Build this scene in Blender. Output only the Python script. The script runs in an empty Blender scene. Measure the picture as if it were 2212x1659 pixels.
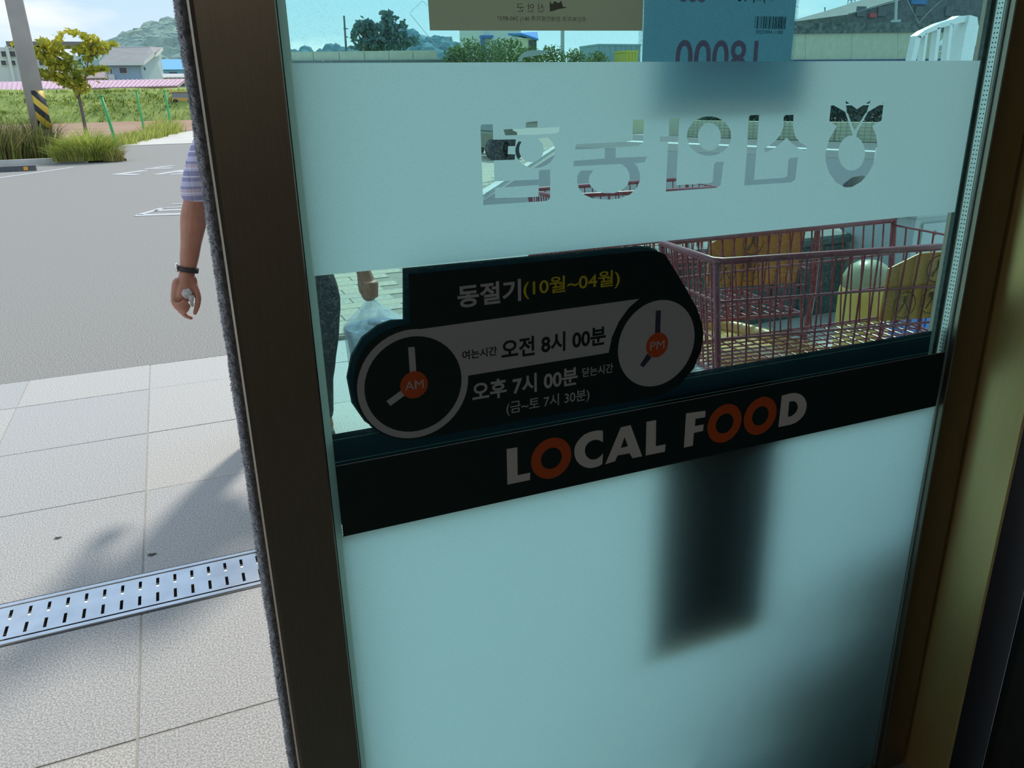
import bpy, bmesh, math, random
from mathutils import Vector, Matrix, noise
from mathutils.geometry import delaunay_2d_cdt
random.seed(7)
S = bpy.context.scene
COL = S.collection
PI = math.pi

# ------------------------------------------------------------------ camera
IMG_W, IMG_H, F_PX = 2212, 1659, 1700.94
PITCH, ROLL, YAW = 0.348557, -0.0212694, 0.392831
EYE = Vector((0.0, -0.9, 1.36))
_f = Vector((math.sin(YAW)*math.cos(PITCH), math.cos(YAW)*math.cos(PITCH), -math.sin(PITCH)))
_r0 = Vector((math.cos(YAW), -math.sin(YAW), 0)); _u0 = _r0.cross(_f)
CAM_R = math.cos(ROLL)*_r0 + math.sin(ROLL)*_u0
CAM_U = -math.sin(ROLL)*_r0 + math.cos(ROLL)*_u0
CAM_F = _f
cam_data = bpy.data.cameras.new('camera')
cam_data.sensor_width = 36.0
cam_data.lens = F_PX/IMG_W*36.0
cam_data.clip_start = 0.02; cam_data.clip_end = 3000
cam = bpy.data.objects.new('camera', cam_data); COL.objects.link(cam)
cam.matrix_world = Matrix(((CAM_R.x, CAM_U.x, -CAM_F.x, EYE.x), (CAM_R.y, CAM_U.y, -CAM_F.y, EYE.y),
                           (CAM_R.z, CAM_U.z, -CAM_F.z, EYE.z), (0, 0, 0, 1)))
S.camera = cam

# ------------------------------------------------------------------ sky, sun, exposure
S.view_settings.view_transform = 'Standard'
S.view_settings.look = 'None'
S.view_settings.gamma = 1.0
S.view_settings.use_curve_mapping = False
S.view_settings.exposure = 0.0
S.cycles.use_denoising = True
S.cycles.max_bounces = 8
S.cycles.diffuse_bounces = 3
S.cycles.glossy_bounces = 3
S.cycles.transmission_bounces = 4
S.cycles.transparent_max_bounces = 24
S.cycles.sample_clamp_indirect = 4.0
S.cycles.caustics_reflective = False
S.cycles.caustics_refractive = False

W = bpy.data.worlds.new('sky'); S.world = W; W.use_nodes = True
nt = W.node_tree; nt.nodes.clear()
def wn(t, **k):
    n = nt.nodes.new(t)
    for a, b in k.items(): setattr(n, a, b)
    return n
tc = wn('ShaderNodeTexCoord'); sep = wn('ShaderNodeSeparateXYZ'); nt.links.new(tc.outputs['Generated'], sep.inputs[0])
rmp = wn('ShaderNodeValToRGB'); nt.links.new(sep.outputs['Z'], rmp.inputs[0])
e = rmp.color_ramp.elements
e[0].position = 0.0; e[0].color = (0.74, 0.85, 0.93, 1)
e[1].position = 0.75; e[1].color = (0.46, 0.64, 0.88, 1)
q = e.new(0.10); q.color = (0.56, 0.75, 0.90, 1)
mp = wn('ShaderNodeMapping'); mp.inputs['Scale'].default_value = (1.6, 1.6, 7.0); mp.inputs['Location'].default_value = (0.37, 0.2, 0.1)
nt.links.new(tc.outputs['Generated'], mp.inputs[0])
nz = wn('ShaderNodeTexNoise'); nz.inputs['Scale'].default_value = 1.7; nz.inputs['Detail'].default_value = 5; nz.inputs['Roughness'].default_value = 0.55
nt.links.new(mp.outputs[0], nz.inputs['Vector'])
cr = wn('ShaderNodeValToRGB'); cr.color_ramp.elements[0].position = 0.52; cr.color_ramp.elements[1].position = 0.68
nt.links.new(nz.outputs['Fac'], cr.inputs[0])
mx = wn('ShaderNodeMix', data_type='RGBA'); mx.inputs['B'].default_value = (0.98, 0.99, 1.0, 1)
nt.links.new(cr.outputs[0], mx.inputs['Factor']); nt.links.new(rmp.outputs[0], mx.inputs['A'])
bg = wn('ShaderNodeBackground'); bg.inputs['Strength'].default_value = 1.1
nt.links.new(mx.outputs['Result'], bg.inputs['Color'])
wo = wn('ShaderNodeOutputWorld'); nt.links.new(bg.outputs[0], wo.inputs['Surface'])

SUN_DIR = Vector((0.52*math.cos(math.radians(44)), 0.854*math.cos(math.radians(44)), math.sin(math.radians(44))))
sd = bpy.data.lights.new('sun', 'SUN'); sd.energy = 3.0; sd.angle = math.radians(6.0); sd.color = (1.0, 0.95, 0.86)
sun = bpy.data.objects.new('sun', sd); COL.objects.link(sun)
sun.rotation_euler = SUN_DIR.to_track_quat('Z', 'Y').to_euler()

# ------------------------------------------------------------------ helpers
def ray(px, py):
    return CAM_R*((px-IMG_W/2)/F_PX) - CAM_U*((py-IMG_H/2)/F_PX) + CAM_F
def at(px, py, Y=0.0):                 # the point of the plane y = Y that the photograph shows at a pixel
    d = ray(px, py); return EYE + d*((Y-EYE.y)/d.y)
def gnd(px, py, z=0.0):
    d = ray(px, py); return EYE + d*((z-EYE.z)/d.z)
def far(px, py, D):                    # at a horizontal distance D from the camera
    d = ray(px, py); return EYE + d*(D/math.hypot(d.x, d.y))

class MB:
    def __init__(s): s.v = []; s.f = []; s.m = []
    def add(s, vs, fs, mi=0):
        o = len(s.v); s.v += [tuple(p) for p in vs]; s.f += [tuple(i+o for i in f) for f in fs]; s.m += [mi]*len(fs); return s
    def box(s, a, b, mi=0):
        x0, y0, z0 = a; x1, y1, z1 = b
        return s.add([(x0,y0,z0),(x1,y0,z0),(x1,y1,z0),(x0,y1,z0),(x0,y0,z1),(x1,y0,z1),(x1,y1,z1),(x0,y1,z1)],
                     [(3,2,1,0),(4,5,6,7),(0,1,5,4),(1,2,6,5),(2,3,7,6),(3,0,4,7)], mi)
    def cbox(s, a, b, c=0.003, mi=0):   # box with chamfered vertical-and-top edges
        x0, y0, z0 = a; x1, y1, z1 = b
        lo = [(x0+c,y0),(x1-c,y0),(x1,y0+c),(x1,y1-c),(x1-c,y1),(x0+c,y1),(x0,y1-c),(x0,y0+c)]
        ti = [(min(max(x,x0+c),x1-c), min(max(y,y0+c),y1-c)) for x, y in lo]
        vs = [(x,y,z0) for x,y in lo]+[(x,y,z1-c) for x,y in lo]+[(x,y,z1) for x,y in ti]
        fs = [tuple(range(7,-1,-1))]
        for k in range(2):
            for i in range(8):
                j = (i+1) % 8; fs.append((k*8+i,k*8+j,k*8+8+j,k*8+8+i))
        fs.append((16,18,20,22)); 
        return s.add(vs, fs, mi)
    def tube(s, pts, rad, n=8, cap=True, mi=0, flat=1.0):
        pts = [Vector(p) for p in pts]
        if not hasattr(rad, '__len__'): rad = [rad]*len(pts)
        vs, fs = [], []
        up = None
        for i, p in enumerate(pts):
            d = (pts[min(i+1, len(pts)-1)]-pts[max(i-1, 0)])
            d = d.normalized() if d.length > 1e-9 else Vector((0,0,1))
            if up is None:
                up = Vector((0,0,1)) if abs(d.z) < 0.9 else Vector((0,1,0))
            a = d.cross(up)
            if a.length < 1e-6: a = d.cross(Vector((1,0.3,0)))
            a.normalize(); b = a.cross(d).normalized(); up = b
            for k in range(n):
                t = 2*PI*k/n; vs.append(p + (a*math.cos(t)+b*math.sin(t)*flat)*rad[i])
        for i in range(len(pts)-1):
            for k in range(n):
                j = (k+1) % n; fs.append((i*n+k, i*n+j, (i+1)*n+j, (i+1)*n+k))
        if cap:
            fs.append(tuple(range(n-1,-1,-1))); o = (len(pts)-1)*n; fs.append(tuple(o+k for k in range(n)))
        return s.add(vs, fs, mi)
    def quad(s, a, b, c, d, mi=0): return s.add([a,b,c,d], [(0,1,2,3)], mi)
    def poly(s, pts, mi=0): return s.add(pts, [tuple(range(len(pts)))], mi)
    def prism(s, pts, off, mi=0):      # planar outline swept by a vector
        n = len(pts); off = Vector(off); pts = [Vector(p) for p in pts]
        vs = pts+[p+off for p in pts]
        fs = [tuple(range(n-1,-1,-1)), tuple(range(n,2*n))]+[(i,(i+1)%n,n+(i+1)%n,n+i) for i in range(n)]
        return s.add(vs, fs, mi)
    def ball(s, c, r, n=10, m=6, mi=0, sq=(1,1,1)):
        vs = [(c[0],c[1],c[2]-r*sq[2])]; fs = []
        for i in range(1, m):
            ph = -PI/2+PI*i/m
            for k in range(n):
                t = 2*PI*k/n; vs.append((c[0]+r*sq[0]*math.cos(ph)*math.cos(t), c[1]+r*sq[1]*math.cos(ph)*math.sin(t), c[2]+r*sq[2]*math.sin(ph)))
        vs.append((c[0],c[1],c[2]+r*sq[2])); L = len(vs)-1
        for k in range(n):
            fs.append((0, 1+(k+1)%n, 1+k)); fs.append((L, 1+(m-2)*n+k, 1+(m-2)*n+(k+1)%n))
        for i in range(m-2):
            for k in range(n):
                j = (k+1) % n; fs.append((1+i*n+k, 1+i*n+j, 1+(i+1)*n+j, 1+(i+1)*n+k))
        return s.add(vs, fs, mi)
    def lathe(s, prof, c=(0,0,0), n=20, mi=0, cap=True):
        vs, fs = [], []
        for r, z in prof:
            for k in range(n):
                t = 2*PI*k/n; vs.append((c[0]+r*math.cos(t), c[1]+r*math.sin(t), c[2]+z))
        for i in range(len(prof)-1):
            for k in range(n):
                j = (k+1) % n; fs.append((i*n+k, i*n+j, (i+1)*n+j, (i+1)*n+k))
        if cap:
            fs.append(tuple(range(n-1,-1,-1))); o = (len(prof)-1)*n; fs.append(tuple(o+k for k in range(n)))
        return s.add(vs, fs, mi)
    def build(s, name, mats, parent=None, smooth=False):
        me = bpy.data.meshes.new(name); me.from_pydata(s.v, [], s.f); me.validate()
        if not isinstance(mats, (list, tuple)): mats = [mats]
        for m in mats: me.materials.append(m)
        if len(mats) > 1:
            for p, i in zip(me.polygons, s.m): p.material_index = i
        if smooth:
            for p in me.polygons: p.use_smooth = True
        return link(name, me, parent)
def link(name, me, parent=None):
    o = bpy.data.objects.new(name, me); COL.objects.link(o)
    if parent is not None:
        o.parent = parent; o.matrix_parent_inverse = Matrix.Translation(-Vector(parent_loc(parent)))
    return o
def parent_loc(p):                     # parts are modelled in world coordinates, so only a root carries an offset
    return Vector(p.location) if p.parent is None else Vector((0,0,0))
def thing(name, label, cat, loc=(0,0,0), group=None):
    o = bpy.data.objects.new(name, None); COL.objects.link(o); o.location = loc; o.empty_display_size = 0.1
    return tag(o, label, cat, group)
def tag(o, label=None, cat=None, group=None, kind=None):
    if label: o['label'] = label
    if cat: o['category'] = cat
    if group: o['group'] = group
    if kind: o['kind'] = kind
    return o
def structure(name, loc=(0,0,0)):
    o = bpy.data.objects.new(name, None); COL.objects.link(o); o.location = loc; o['kind'] = 'structure'; return o
def smooth_path(pts, n=4):
    P = [Vector(p) for p in pts]; out = []
    for i in range(len(P)-1):
        p0 = P[max(i-1,0)]; p1 = P[i]; p2 = P[i+1]; p3 = P[min(i+2,len(P)-1)]
        for k in range(n):
            t = k/n
            out.append(0.5*((2*p1)+(p2-p0)*t+(2*p0-5*p1+4*p2-p3)*t*t+(3*p1-p0-3*p2+p3)*t**3))
    out.append(P[-1]); return out

# ------------------------------------------------------------------ materials
def mat(name):
    m = bpy.data.materials.new(name); m.use_nodes = True; m.node_tree.nodes.clear(); return m, m.node_tree
def node(t, ty, ins=None, **k):
    n = t.nodes.new(ty)
    for a, b in k.items(): setattr(n, a, b)
    for a, b in (ins or {}).items():
        if isinstance(b, bpy.types.NodeSocket): t.links.new(b, n.inputs[a])
        else: n.inputs[a].default_value = b
    return n
def c4(c): return (c[0], c[1], c[2], 1)
def pbr(name, col, rough=0.6, metal=0.0, col2=None, scale=20.0, detail=4, bump=0.0, bscale=None, stretch=None, spec=0.5, trans=0.0, lo=0.35, hi=0.65, emis=None):
    m, t = mat(name)
    b = node(t, 'ShaderNodeBsdfPrincipled', {'Base Color': c4(col), 'Roughness': rough, 'Metallic': metal, 'Specular IOR Level': spec})
    if trans: b.inputs['Transmission Weight'].default_value = trans
    if emis: b.inputs['Emission Color'].default_value = c4(emis[0]); b.inputs['Emission Strength'].default_value = emis[1]
    tc = node(t, 'ShaderNodeTexCoord')
    vec = tc.outputs['Object']
    if stretch: vec = node(t, 'ShaderNodeMapping', {'Vector': vec, 'Scale': stretch}).outputs[0]
    if col2 is not None:
        nz = node(t, 'ShaderNodeTexNoise', {'Vector': vec, 'Scale': scale, 'Detail': detail})
        rp = node(t, 'ShaderNodeValToRGB', {'Fac': nz.outputs['Fac']})
        rp.color_ramp.elements[0].position = lo; rp.color_ramp.elements[0].color = c4(col)
        rp.color_ramp.elements[1].position = hi; rp.color_ramp.elements[1].color = c4(col2)
        t.links.new(rp.outputs[0], b.inputs['Base Color'])
    if bump:
        nb = node(t, 'ShaderNodeTexNoise', {'Vector': vec, 'Scale': bscale or scale, 'Detail': 3})
        bp = node(t, 'ShaderNodeBump', {'Height': nb.outputs['Fac'], 'Strength': bump, 'Distance': 0.01})
        t.links.new(bp.outputs[0], b.inputs['Normal'])
    o = node(t, 'ShaderNodeOutputMaterial'); t.links.new(b.outputs[0], o.inputs['Surface'])
    return m
def leafmat(name, a, b, scale=3.0, transl=0.45):
    m, t = mat(name)
    tc = node(t, 'ShaderNodeTexCoord')
    nz = node(t, 'ShaderNodeTexNoise', {'Vector': tc.outputs['Object'], 'Scale': scale, 'Detail': 3})
    rp = node(t, 'ShaderNodeValToRGB', {'Fac': nz.outputs['Fac']})
    rp.color_ramp.elements[0].position = .35; rp.color_ramp.elements[0].color = c4(a)
    rp.color_ramp.elements[1].position = .65; rp.color_ramp.elements[1].color = c4(b)
    d = node(t, 'ShaderNodeBsdfDiffuse', {'Color': rp.outputs[0]}); r = node(t, 'ShaderNodeBsdfTranslucent', {'Color': rp.outputs[0]})
    x = node(t, 'ShaderNodeMixShader', {0: transl, 1: d.outputs[0], 2: r.outputs[0]})
    o = node(t, 'ShaderNodeOutputMaterial'); t.links.new(x.outputs[0], o.inputs['Surface']); return m
def glassmat(name, tint, dust=0.02, refl=1.0):
    m, t = mat(name)
    lw = node(t, 'ShaderNodeLayerWeight', {'Blend': 0.5})
    p5 = node(t, 'ShaderNodeMath', {0: lw.outputs['Facing'], 1: 5.0}, operation='POWER')
    sc = node(t, 'ShaderNodeMath', {0: p5.outputs[0], 1: 0.96*refl, 2: 0.035*refl}, operation='MULTIPLY_ADD')
    tr = node(t, 'ShaderNodeBsdfTransparent', {'Color': c4(tint)})
    gl = node(t, 'ShaderNodeBsdfGlossy', {'Color': (1,1,1,1), 'Roughness': 0.0})
    a = node(t, 'ShaderNodeMixShader', {0: sc.outputs[0], 1: tr.outputs[0], 2: gl.outputs[0]})
    out = a
    if dust:
        tc = node(t, 'ShaderNodeTexCoord')
        n1 = node(t, 'ShaderNodeTexNoise', {'Vector': tc.outputs['Object'], 'Scale': 420.0, 'Detail': 2})
        n2 = node(t, 'ShaderNodeTexNoise', {'Vector': tc.outputs['Object'], 'Scale': 9.0, 'Detail': 4})
        r1 = node(t, 'ShaderNodeMapRange', {'Value': n1.outputs['Fac'], 'From Min': 0.52, 'From Max': 0.74, 'To Min': 0.3, 'To Max': 5.0})
        r2 = node(t, 'ShaderNodeMapRange', {'Value': n2.outputs['Fac'], 'From Min': 0.35, 'From Max': 0.7, 'To Min': 0.3*dust, 'To Max': 1.6*dust})
        mu = node(t, 'ShaderNodeMath', {0: r1.outputs[0], 1: r2.outputs[0]}, operation='MULTIPLY', use_clamp=True)
        di = node(t, 'ShaderNodeBsdfTranslucent', {'Color': (0.85,0.9,0.9,1)})
        out = node(t, 'ShaderNodeMixShader', {0: mu.outputs[0], 1: a.outputs[0], 2: di.outputs[0]})
    o = node(t, 'ShaderNodeOutputMaterial'); t.links.new(out.outputs[0], o.inputs['Surface']); return m
def filmmat(name, tcol, mixd=0.18):
    m, t = mat(name)
    tc = node(t, 'ShaderNodeTexCoord')
    nz = node(t, 'ShaderNodeTexNoise', {'Vector': tc.outputs['Object'], 'Scale': 600.0, 'Detail': 2})
    rp = node(t, 'ShaderNodeMapRange', {'Value': nz.outputs['Fac'], 'From Min': 0.3, 'From Max': 0.7, 'To Min': 0.94, 'To Max': 1.0})
    vm = node(t, 'ShaderNodeVectorMath', {0: tcol, 'Scale': rp.outputs[0]}, operation='SCALE')
    tr = node(t, 'ShaderNodeBsdfTranslucent', {'Color': vm.outputs[0]})
    di = node(t, 'ShaderNodeBsdfDiffuse', {'Color': (0.6,0.68,0.68,1)})
    x = node(t, 'ShaderNodeMixShader', {0: mixd, 1: tr.outputs[0], 2: di.outputs[0]})
    o = node(t, 'ShaderNodeOutputMaterial'); t.links.new(x.outputs[0], o.inputs['Surface']); return m

M = {}
M['asphalt'] = pbr('asphalt', (0.13,0.125,0.115), 0.9, col2=(0.43,0.41,0.375), scale=150, detail=5, bump=0.0, lo=0.36, hi=0.64)
M['granite'] = pbr('granite', (0.34,0.325,0.31), 0.55, col2=(0.66,0.62,0.565), scale=210, detail=3, bump=0.0, lo=0.40, hi=0.60)
M['granite_b'] = pbr('granite_b', (0.315,0.31,0.305), 0.55, col2=(0.60,0.575,0.54), scale=210, detail=3, bump=0.0, lo=0.40, hi=0.61)
M['joint'] = pbr('joint', (0.44,0.42,0.37), 0.9, col2=(0.36,0.34,0.30), scale=30)
M['joint_pale'] = pbr('joint_pale', (0.33,0.30,0.24), 0.9, col2=(0.28,0.25,0.20), scale=20)
M['paver'] = pbr('paver', (0.40,0.35,0.27), 0.85, col2=(0.52,0.46,0.35), scale=25, detail=5, bump=0.1)
M['paver_b'] = pbr('paver_b', (0.37,0.34,0.28), 0.85, col2=(0.47,0.43,0.35), scale=25, detail=5, bump=0.1)
M['steel'] = pbr('steel', (0.62,0.64,0.68), 0.3, 1.0, col2=(0.72,0.74,0.78), scale=14, detail=6, stretch=(1,1,1))
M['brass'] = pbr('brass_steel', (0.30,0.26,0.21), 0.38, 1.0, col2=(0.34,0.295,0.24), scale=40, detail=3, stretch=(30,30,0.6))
M['brass_lit'] = pbr('brass_jamb', (1.0,0.74,0.34), 0.24, 0.66, col2=(0.97,0.69,0.31), scale=26, detail=4, stretch=(12,12,0.35))  # gold strengthened to stand in for a warm indoor reflection
M['dark_bronze'] = pbr('dark_bronze', (0.20,0.16,0.12), 0.40, 0.9, col2=(0.16,0.13,0.10), scale=60, stretch=(20,20,0.5))
M['rubber'] = pbr('rubber', (0.015,0.015,0.018), 0.6)
M['sealant'] = pbr('sealant', (0.03,0.05,0.05), 0.5, col2=(0.07,0.10,0.09), scale=120)

M['bead'] = filmmat('bead', (0.30,0.29,0.22), 0.45)
M['sil'] = filmmat('silicone', (0.95,0.97,0.90), 0.04)
M['alu'] = pbr('alu', (0.78,0.82,0.80), 0.35, 0.7)
M['hole'] = pbr('hole', (0.06,0.08,0.08), 0.8)
M['fur_core'] = pbr('fur_core', (0.20,0.20,0.22), 0.95, col2=(0.42,0.42,0.45), scale=200, bump=.4)
M['glass_in'] = glassmat('glass_in', (0.872,1.0,0.985), 0.005, 0.3)
M['glass_out'] = glassmat('glass_out', (0.872,1.0,0.985), 0.02, 0.3)
M['film'] = filmmat('film', (0.98,1.0,1.0), 0.03)
M['decal_dark'] = pbr('decal_dark', (0.005,0.026,0.030), 0.45, col2=(0.008,0.034,0.036), scale=30)
M['decal_back'] = filmmat('decal_back', (0.0025,0.010,0.014), 0.012)
M['decal_white'] = pbr('decal_white', (0.66,0.69,0.78), 0.45)
M['decal_bright'] = pbr('decal_bright', (0.93,0.93,0.97), 0.4)
M['decal_red'] = pbr('decal_red', (0.72,0.13,0.035), 0.45)
M['decal_yellow'] = pbr('decal_yellow', (0.80,0.72,0.05), 0.45)
M['decal_navy'] = pbr('decal_navy', (0.06,0.06,0.13), 0.5)
M['edge_line'] = pbr('edge_line', (0.55,0.62,0.62), 0.5)
M['paper_beige'] = filmmat('paper_beige', (0.54,0.38,0.25), 0.25)
M['ink_dim'] = filmmat('ink_dim', (0.20,0.155,0.12), 0.25)
M['ink_logo'] = filmmat('ink_logo', (0.17,0.16,0.15), 0.25)
M['paper_blue'] = filmmat('paper_blue', (0.27,0.52,0.68), 0.2)
M['ink_red'] = filmmat('ink_red', (0.95,0.30,0.38), 0.12)
M['ink_black'] = pbr('ink_black', (0.02,0.03,0.035), 0.7)
M['poster_dark'] = pbr('poster_dark', (0.012,0.022,0.035), 0.7)
M['residue'] = glassmat('residue', (0.86,0.9,0.9), 0.16)
M['white_paint'] = pbr('white_paint', (0.74,0.76,0.77), 0.35)
M['road_paint'] = pbr('road_paint', (0.70,0.71,0.70), 0.8, col2=(0.52,0.53,0.52), scale=8, detail=6, lo=0.30, hi=0.48)
M['concrete'] = pbr('concrete', (0.48,0.47,0.45), 0.85, col2=(0.58,0.57,0.54), scale=3, detail=8, bump=0.1)
M['concrete_path'] = pbr('concrete_path', (0.58,0.55,0.49), 0.9, col2=(0.68,0.65,0.58), scale=0.8, detail=8)
M['wood_dark'] = pbr('wood_dark', (0.018,0.012,0.010), 0.6, col2=(0.032,0.024,0.020), scale=18, detail=6, stretch=(14,14,0.5), bump=0.1)
M['plaster'] = pbr('plaster', (0.60,0.58,0.52), 0.9, col2=(0.55,0.53,0.48), scale=6)
M['plaster_out'] = pbr('plaster_out', (0.55,0.53,0.49), 0.9, col2=(0.48,0.47,0.44), scale=3)
M['floor_in'] = pbr('floor_in', (0.34,0.32,0.29), 0.5, col2=(0.28,0.27,0.25), scale=10)

M['fur'] = leafmat('fur', (0.38,0.38,0.41), (0.78,0.78,0.80), 90, 0.55)
# ------------------------------------------------------------------ ground outside
def flat(name, pts, z, mi, thick=0.02, parent=None):
    mb = MB(); mb.prism([(x, y, z-thick) for x, y in pts], (0,0,thick)); return mb.build(name, mi, parent)
g = flat('ground', [(-160,3.735),(260,3.735),(260,420),(-160,420)], 0.0, M['asphalt'], 0.05); g['kind'] = 'structure'

pav = structure('paving', (0,0,0))
flat('bedding', [(-3.2,0.03),(3.9,0.03),(3.9,1.253),(-3.2,1.253)], -0.002, M['joint'], 0.05, pav)
flat('bedding', [(-3.2,1.481),(3.9,1.481),(3.9,3.735),(-3.2,3.735)], -0.002, M['joint'], 0.05, pav)
xs = [-0.263+0.591*k for k in range(-5, 8)]
rows = [(0.03,0.150),(0.150,0.746),(0.746,1.256),(1.478,2.083),(2.083,2.681),(2.681,3.303),(3.303,3.735)]
tile_cache = {}
for ri, (y0, y1) in enumerate(rows):
    for ci in range(len(xs)-1):
        key = (ri, random.randrange(2))
        if key not in tile_cache:
            mb = MB(); w = 0.591-0.005; hh = (y1-y0)-0.0045
            mb.cbox((-w/2,-hh/2,-0.03), (w/2,hh/2,0.0), 0.0012)
            o = mb.build('tile', M['granite' if key[1] else 'granite_b'], pav); me = o.data; tile_cache[key] = me
        else:
            o = link('tile', tile_cache[key], pav)
        o.location = ((xs[ci]+xs[ci+1])/2, (y0+y1)/2, random.uniform(-0.0012,0.0006))
        o.rotation_euler = (random.uniform(-.0008,.0008), random.uniform(-.0008,.0008), 0)

# block-paved walk going off to the right, with its kerb
walk = structure('path', (0,0,0))
wl = lambda Y, off: 5.38 + (Y-12.25)*0.61 + off      # line of the kerb
flat('bedding', [(0.44,3.74),(1.45,3.74),(wl(6.4,0),6.4),(wl(26,0),26),(2.66,26)], 0.024, M['joint_pale'], 0.03, walk)
mbp = MB(); mbp.cbox((-0.146,-0.0715,-0.02),(0.146,0.0715,0.0),0.002); pv = None
cnt = 0
far_mb = MB()
for r in range(0, 120):
    y = 3.84 + r*0.147
    if y > 20: break
    x0 = 0.45+0.1*(y-3.84); x1 = wl(y,0)+ (1.2*(6.4-y)/2.64 if y < 6.4 else 0)
    k0 = int(math.floor(x0/0.3)); k1 = int(math.ceil(x1/0.3))
    for k in range(k0, k1):
        cx = (k+0.5+(0.5 if r % 2 else 0))*0.3
        if cx-0.15 < x0 or cx+0.15 > x1: continue
        if y < 7.6 and cnt < 290:
            if pv is None: o = mbp.build('paver', M['paver'], walk); pv = o.data; pvb = pv.copy(); pvb.materials[0] = M['paver_b']
            else: o = link('paver', pv if random.random() < .6 else pvb, walk)
            o.location = (cx, y, 0.030+random.uniform(-.001,.001)); cnt += 1
        else:
            far_mb.box((cx-.146,y-.0715,0.012),(cx+.146,y+.0715,0.030+random.uniform(-.001,.001)), random.random() > .6)
o = far_mb.build('distant_pavers', [M['paver'], M['paver_b']], walk); o['kind'] = 'stuff'
mb = MB()
for a, b in ((6.6,12.0),(12.02,20)):
    mb.prism([(wl(a,0),a,0),(wl(a,0.16),a,0),(wl(b,0.16),b,0),(wl(b,0),b,0)], (0,0,0.07))
o = mb.build('kerb', M['concrete'], walk)

# soil field, concrete path, far terrain
P = lambda px, py: gnd(px, py)
f = flat('field', [(-90,33.0),(-3.2,33.2),(0.6,46.0),(9,72),(9,84),(-90,84)], 0.03, pbr('soil',(0.30,0.17,0.10),0.95,col2=(0.44,0.28,0.18),scale=0.35,detail=9,stretch=(0.4,2.5,1),bump=0.3,bscale=3), 0.04); f['kind'] = 'structure'
f = flat('concrete_path', [(-1.45,31.8),(9,31.9),(30,60),(9,70),(0.95,46),(0.0,41.0)], 0.02, M['concrete_path'], 0.03); f['kind'] = 'structure'
f = flat('verge', [(-30,23.3),(-2.75,23.3),(-1.0,22.9),(-1.35,26),(-1.7,31.5),(-3.0,33.2),(-30,33.2)], 0.06, pbr('verge_soil',(0.22,0.16,0.09),0.95,col2=(0.28,0.25,0.10),scale=1.5), 0.08); f['kind'] = 'structure'
mb = MB(); mb.prism([(-30,23.15,0),(-2.75,23.15,0),(-1.9,22.75,0),(-1.9,22.95,0),(-2.75,23.33,0),(-30,23.33,0)], (0,0,0.13))
o = mb.build('kerb', M['concrete']); o['kind'] = 'structure'
M['grass'] = leafmat('grass', (0.20,0.28,0.05), (0.42,0.48,0.12), 0.5, 0.35)
M['grass_dk'] = leafmat('grass_dk', (0.07,0.13,0.04), (0.16,0.22,0.06), 0.6, 0.3)
M['straw'] = leafmat('straw', (0.25,0.19,0.08), (0.46,0.36,0.18), 1.0, 0.3)
M['bank_soil'] = pbr('bank_soil', (0.20,0.28,0.06), 0.95, col2=(0.36,0.42,0.11), scale=0.7, detail=8)
# grassy bank
mb = MB(); nx, ny = 60, 14
vs = []
for j in range(ny):
    for i in range(nx):
        x = -70+i*2.0; t = j/(ny-1); y = 82+ t*14
        z = 2.75*min(1, t*2.2)**0.8 + 0.35*noise.noise(Vector((x*0.3,y*0.3,0)))*(t > 0) + (0.25*t)
        if x > 8: z *= max(0.15, 1-(x-8)/14)
        vs.append((x,y,z))
mb.add(vs, [(j*nx+i,j*nx+i+1,(j+1)*nx+i+1,(j+1)*nx+i) for j in range(ny-1) for i in range(nx-1)])
o = mb.build('grass_bank', M['bank_soil'], None, True); o['kind'] = 'structure'
def blades(mb, base, n, spread, hmin, hmax, w, lean, mi=0, seg=4, fan=None):
    for _ in range(n):
        a = random.uniform(0,2*PI); r = math.sqrt(random.random())
        x = base[0]+spread[0]*r*math.cos(a); y = base[1]+spread[1]*r*math.sin(a); z = base[2]
        h = random.uniform(hmin,hmax)*(1-0.35*r); da = a+random.uniform(-.7,.7) if fan is None else random.uniform(0,2*PI)
        l = lean*random.uniform(.3,1)*h*(0.4+r); ww = w*random.uniform(.6,1.2)
        sx, sy = -math.sin(da+random.uniform(-1,1)), math.cos(da)
        L = []; m_ = mi if not isinstance(mi,(list,tuple)) else random.choice(mi)
        for k in range(seg+1):
            t = k/seg; px = x+math.cos(da)*l*t*t; py = y+math.sin(da)*l*t*t; pz = z+h*(t-0.28*lean*t*t*t)
            wk = ww*(1-t)**0.7+0.0008
            L += [(px-sx*wk,py-sy*wk,pz),(px+sx*wk,py+sy*wk,pz)]
        mb.add(L, [(2*k,2*k+1,2*k+3,2*k+2) for k in range(seg)], m_)
mb = MB()
for i in range(1500):
    x = random.uniform(-34, 12); t = random.random(); y = 82+t*12
    z = 2.75*min(1,t*2.2)**0.8-.1
    if x > 8: z *= max(0.15, 1-(x-8)/14)
    blades(mb, (x,y,z), 6, (0.8,0.5), 0.2, 0.6, 0.07, 0.9, [0,0,0,0,1], 2)
o = mb.build('bank_grass', [M['grass'], M['grass_dk']]); tag(o, 'rough green grass covering the bank behind the brown soil field', 'grass', kind='stuff')

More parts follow.
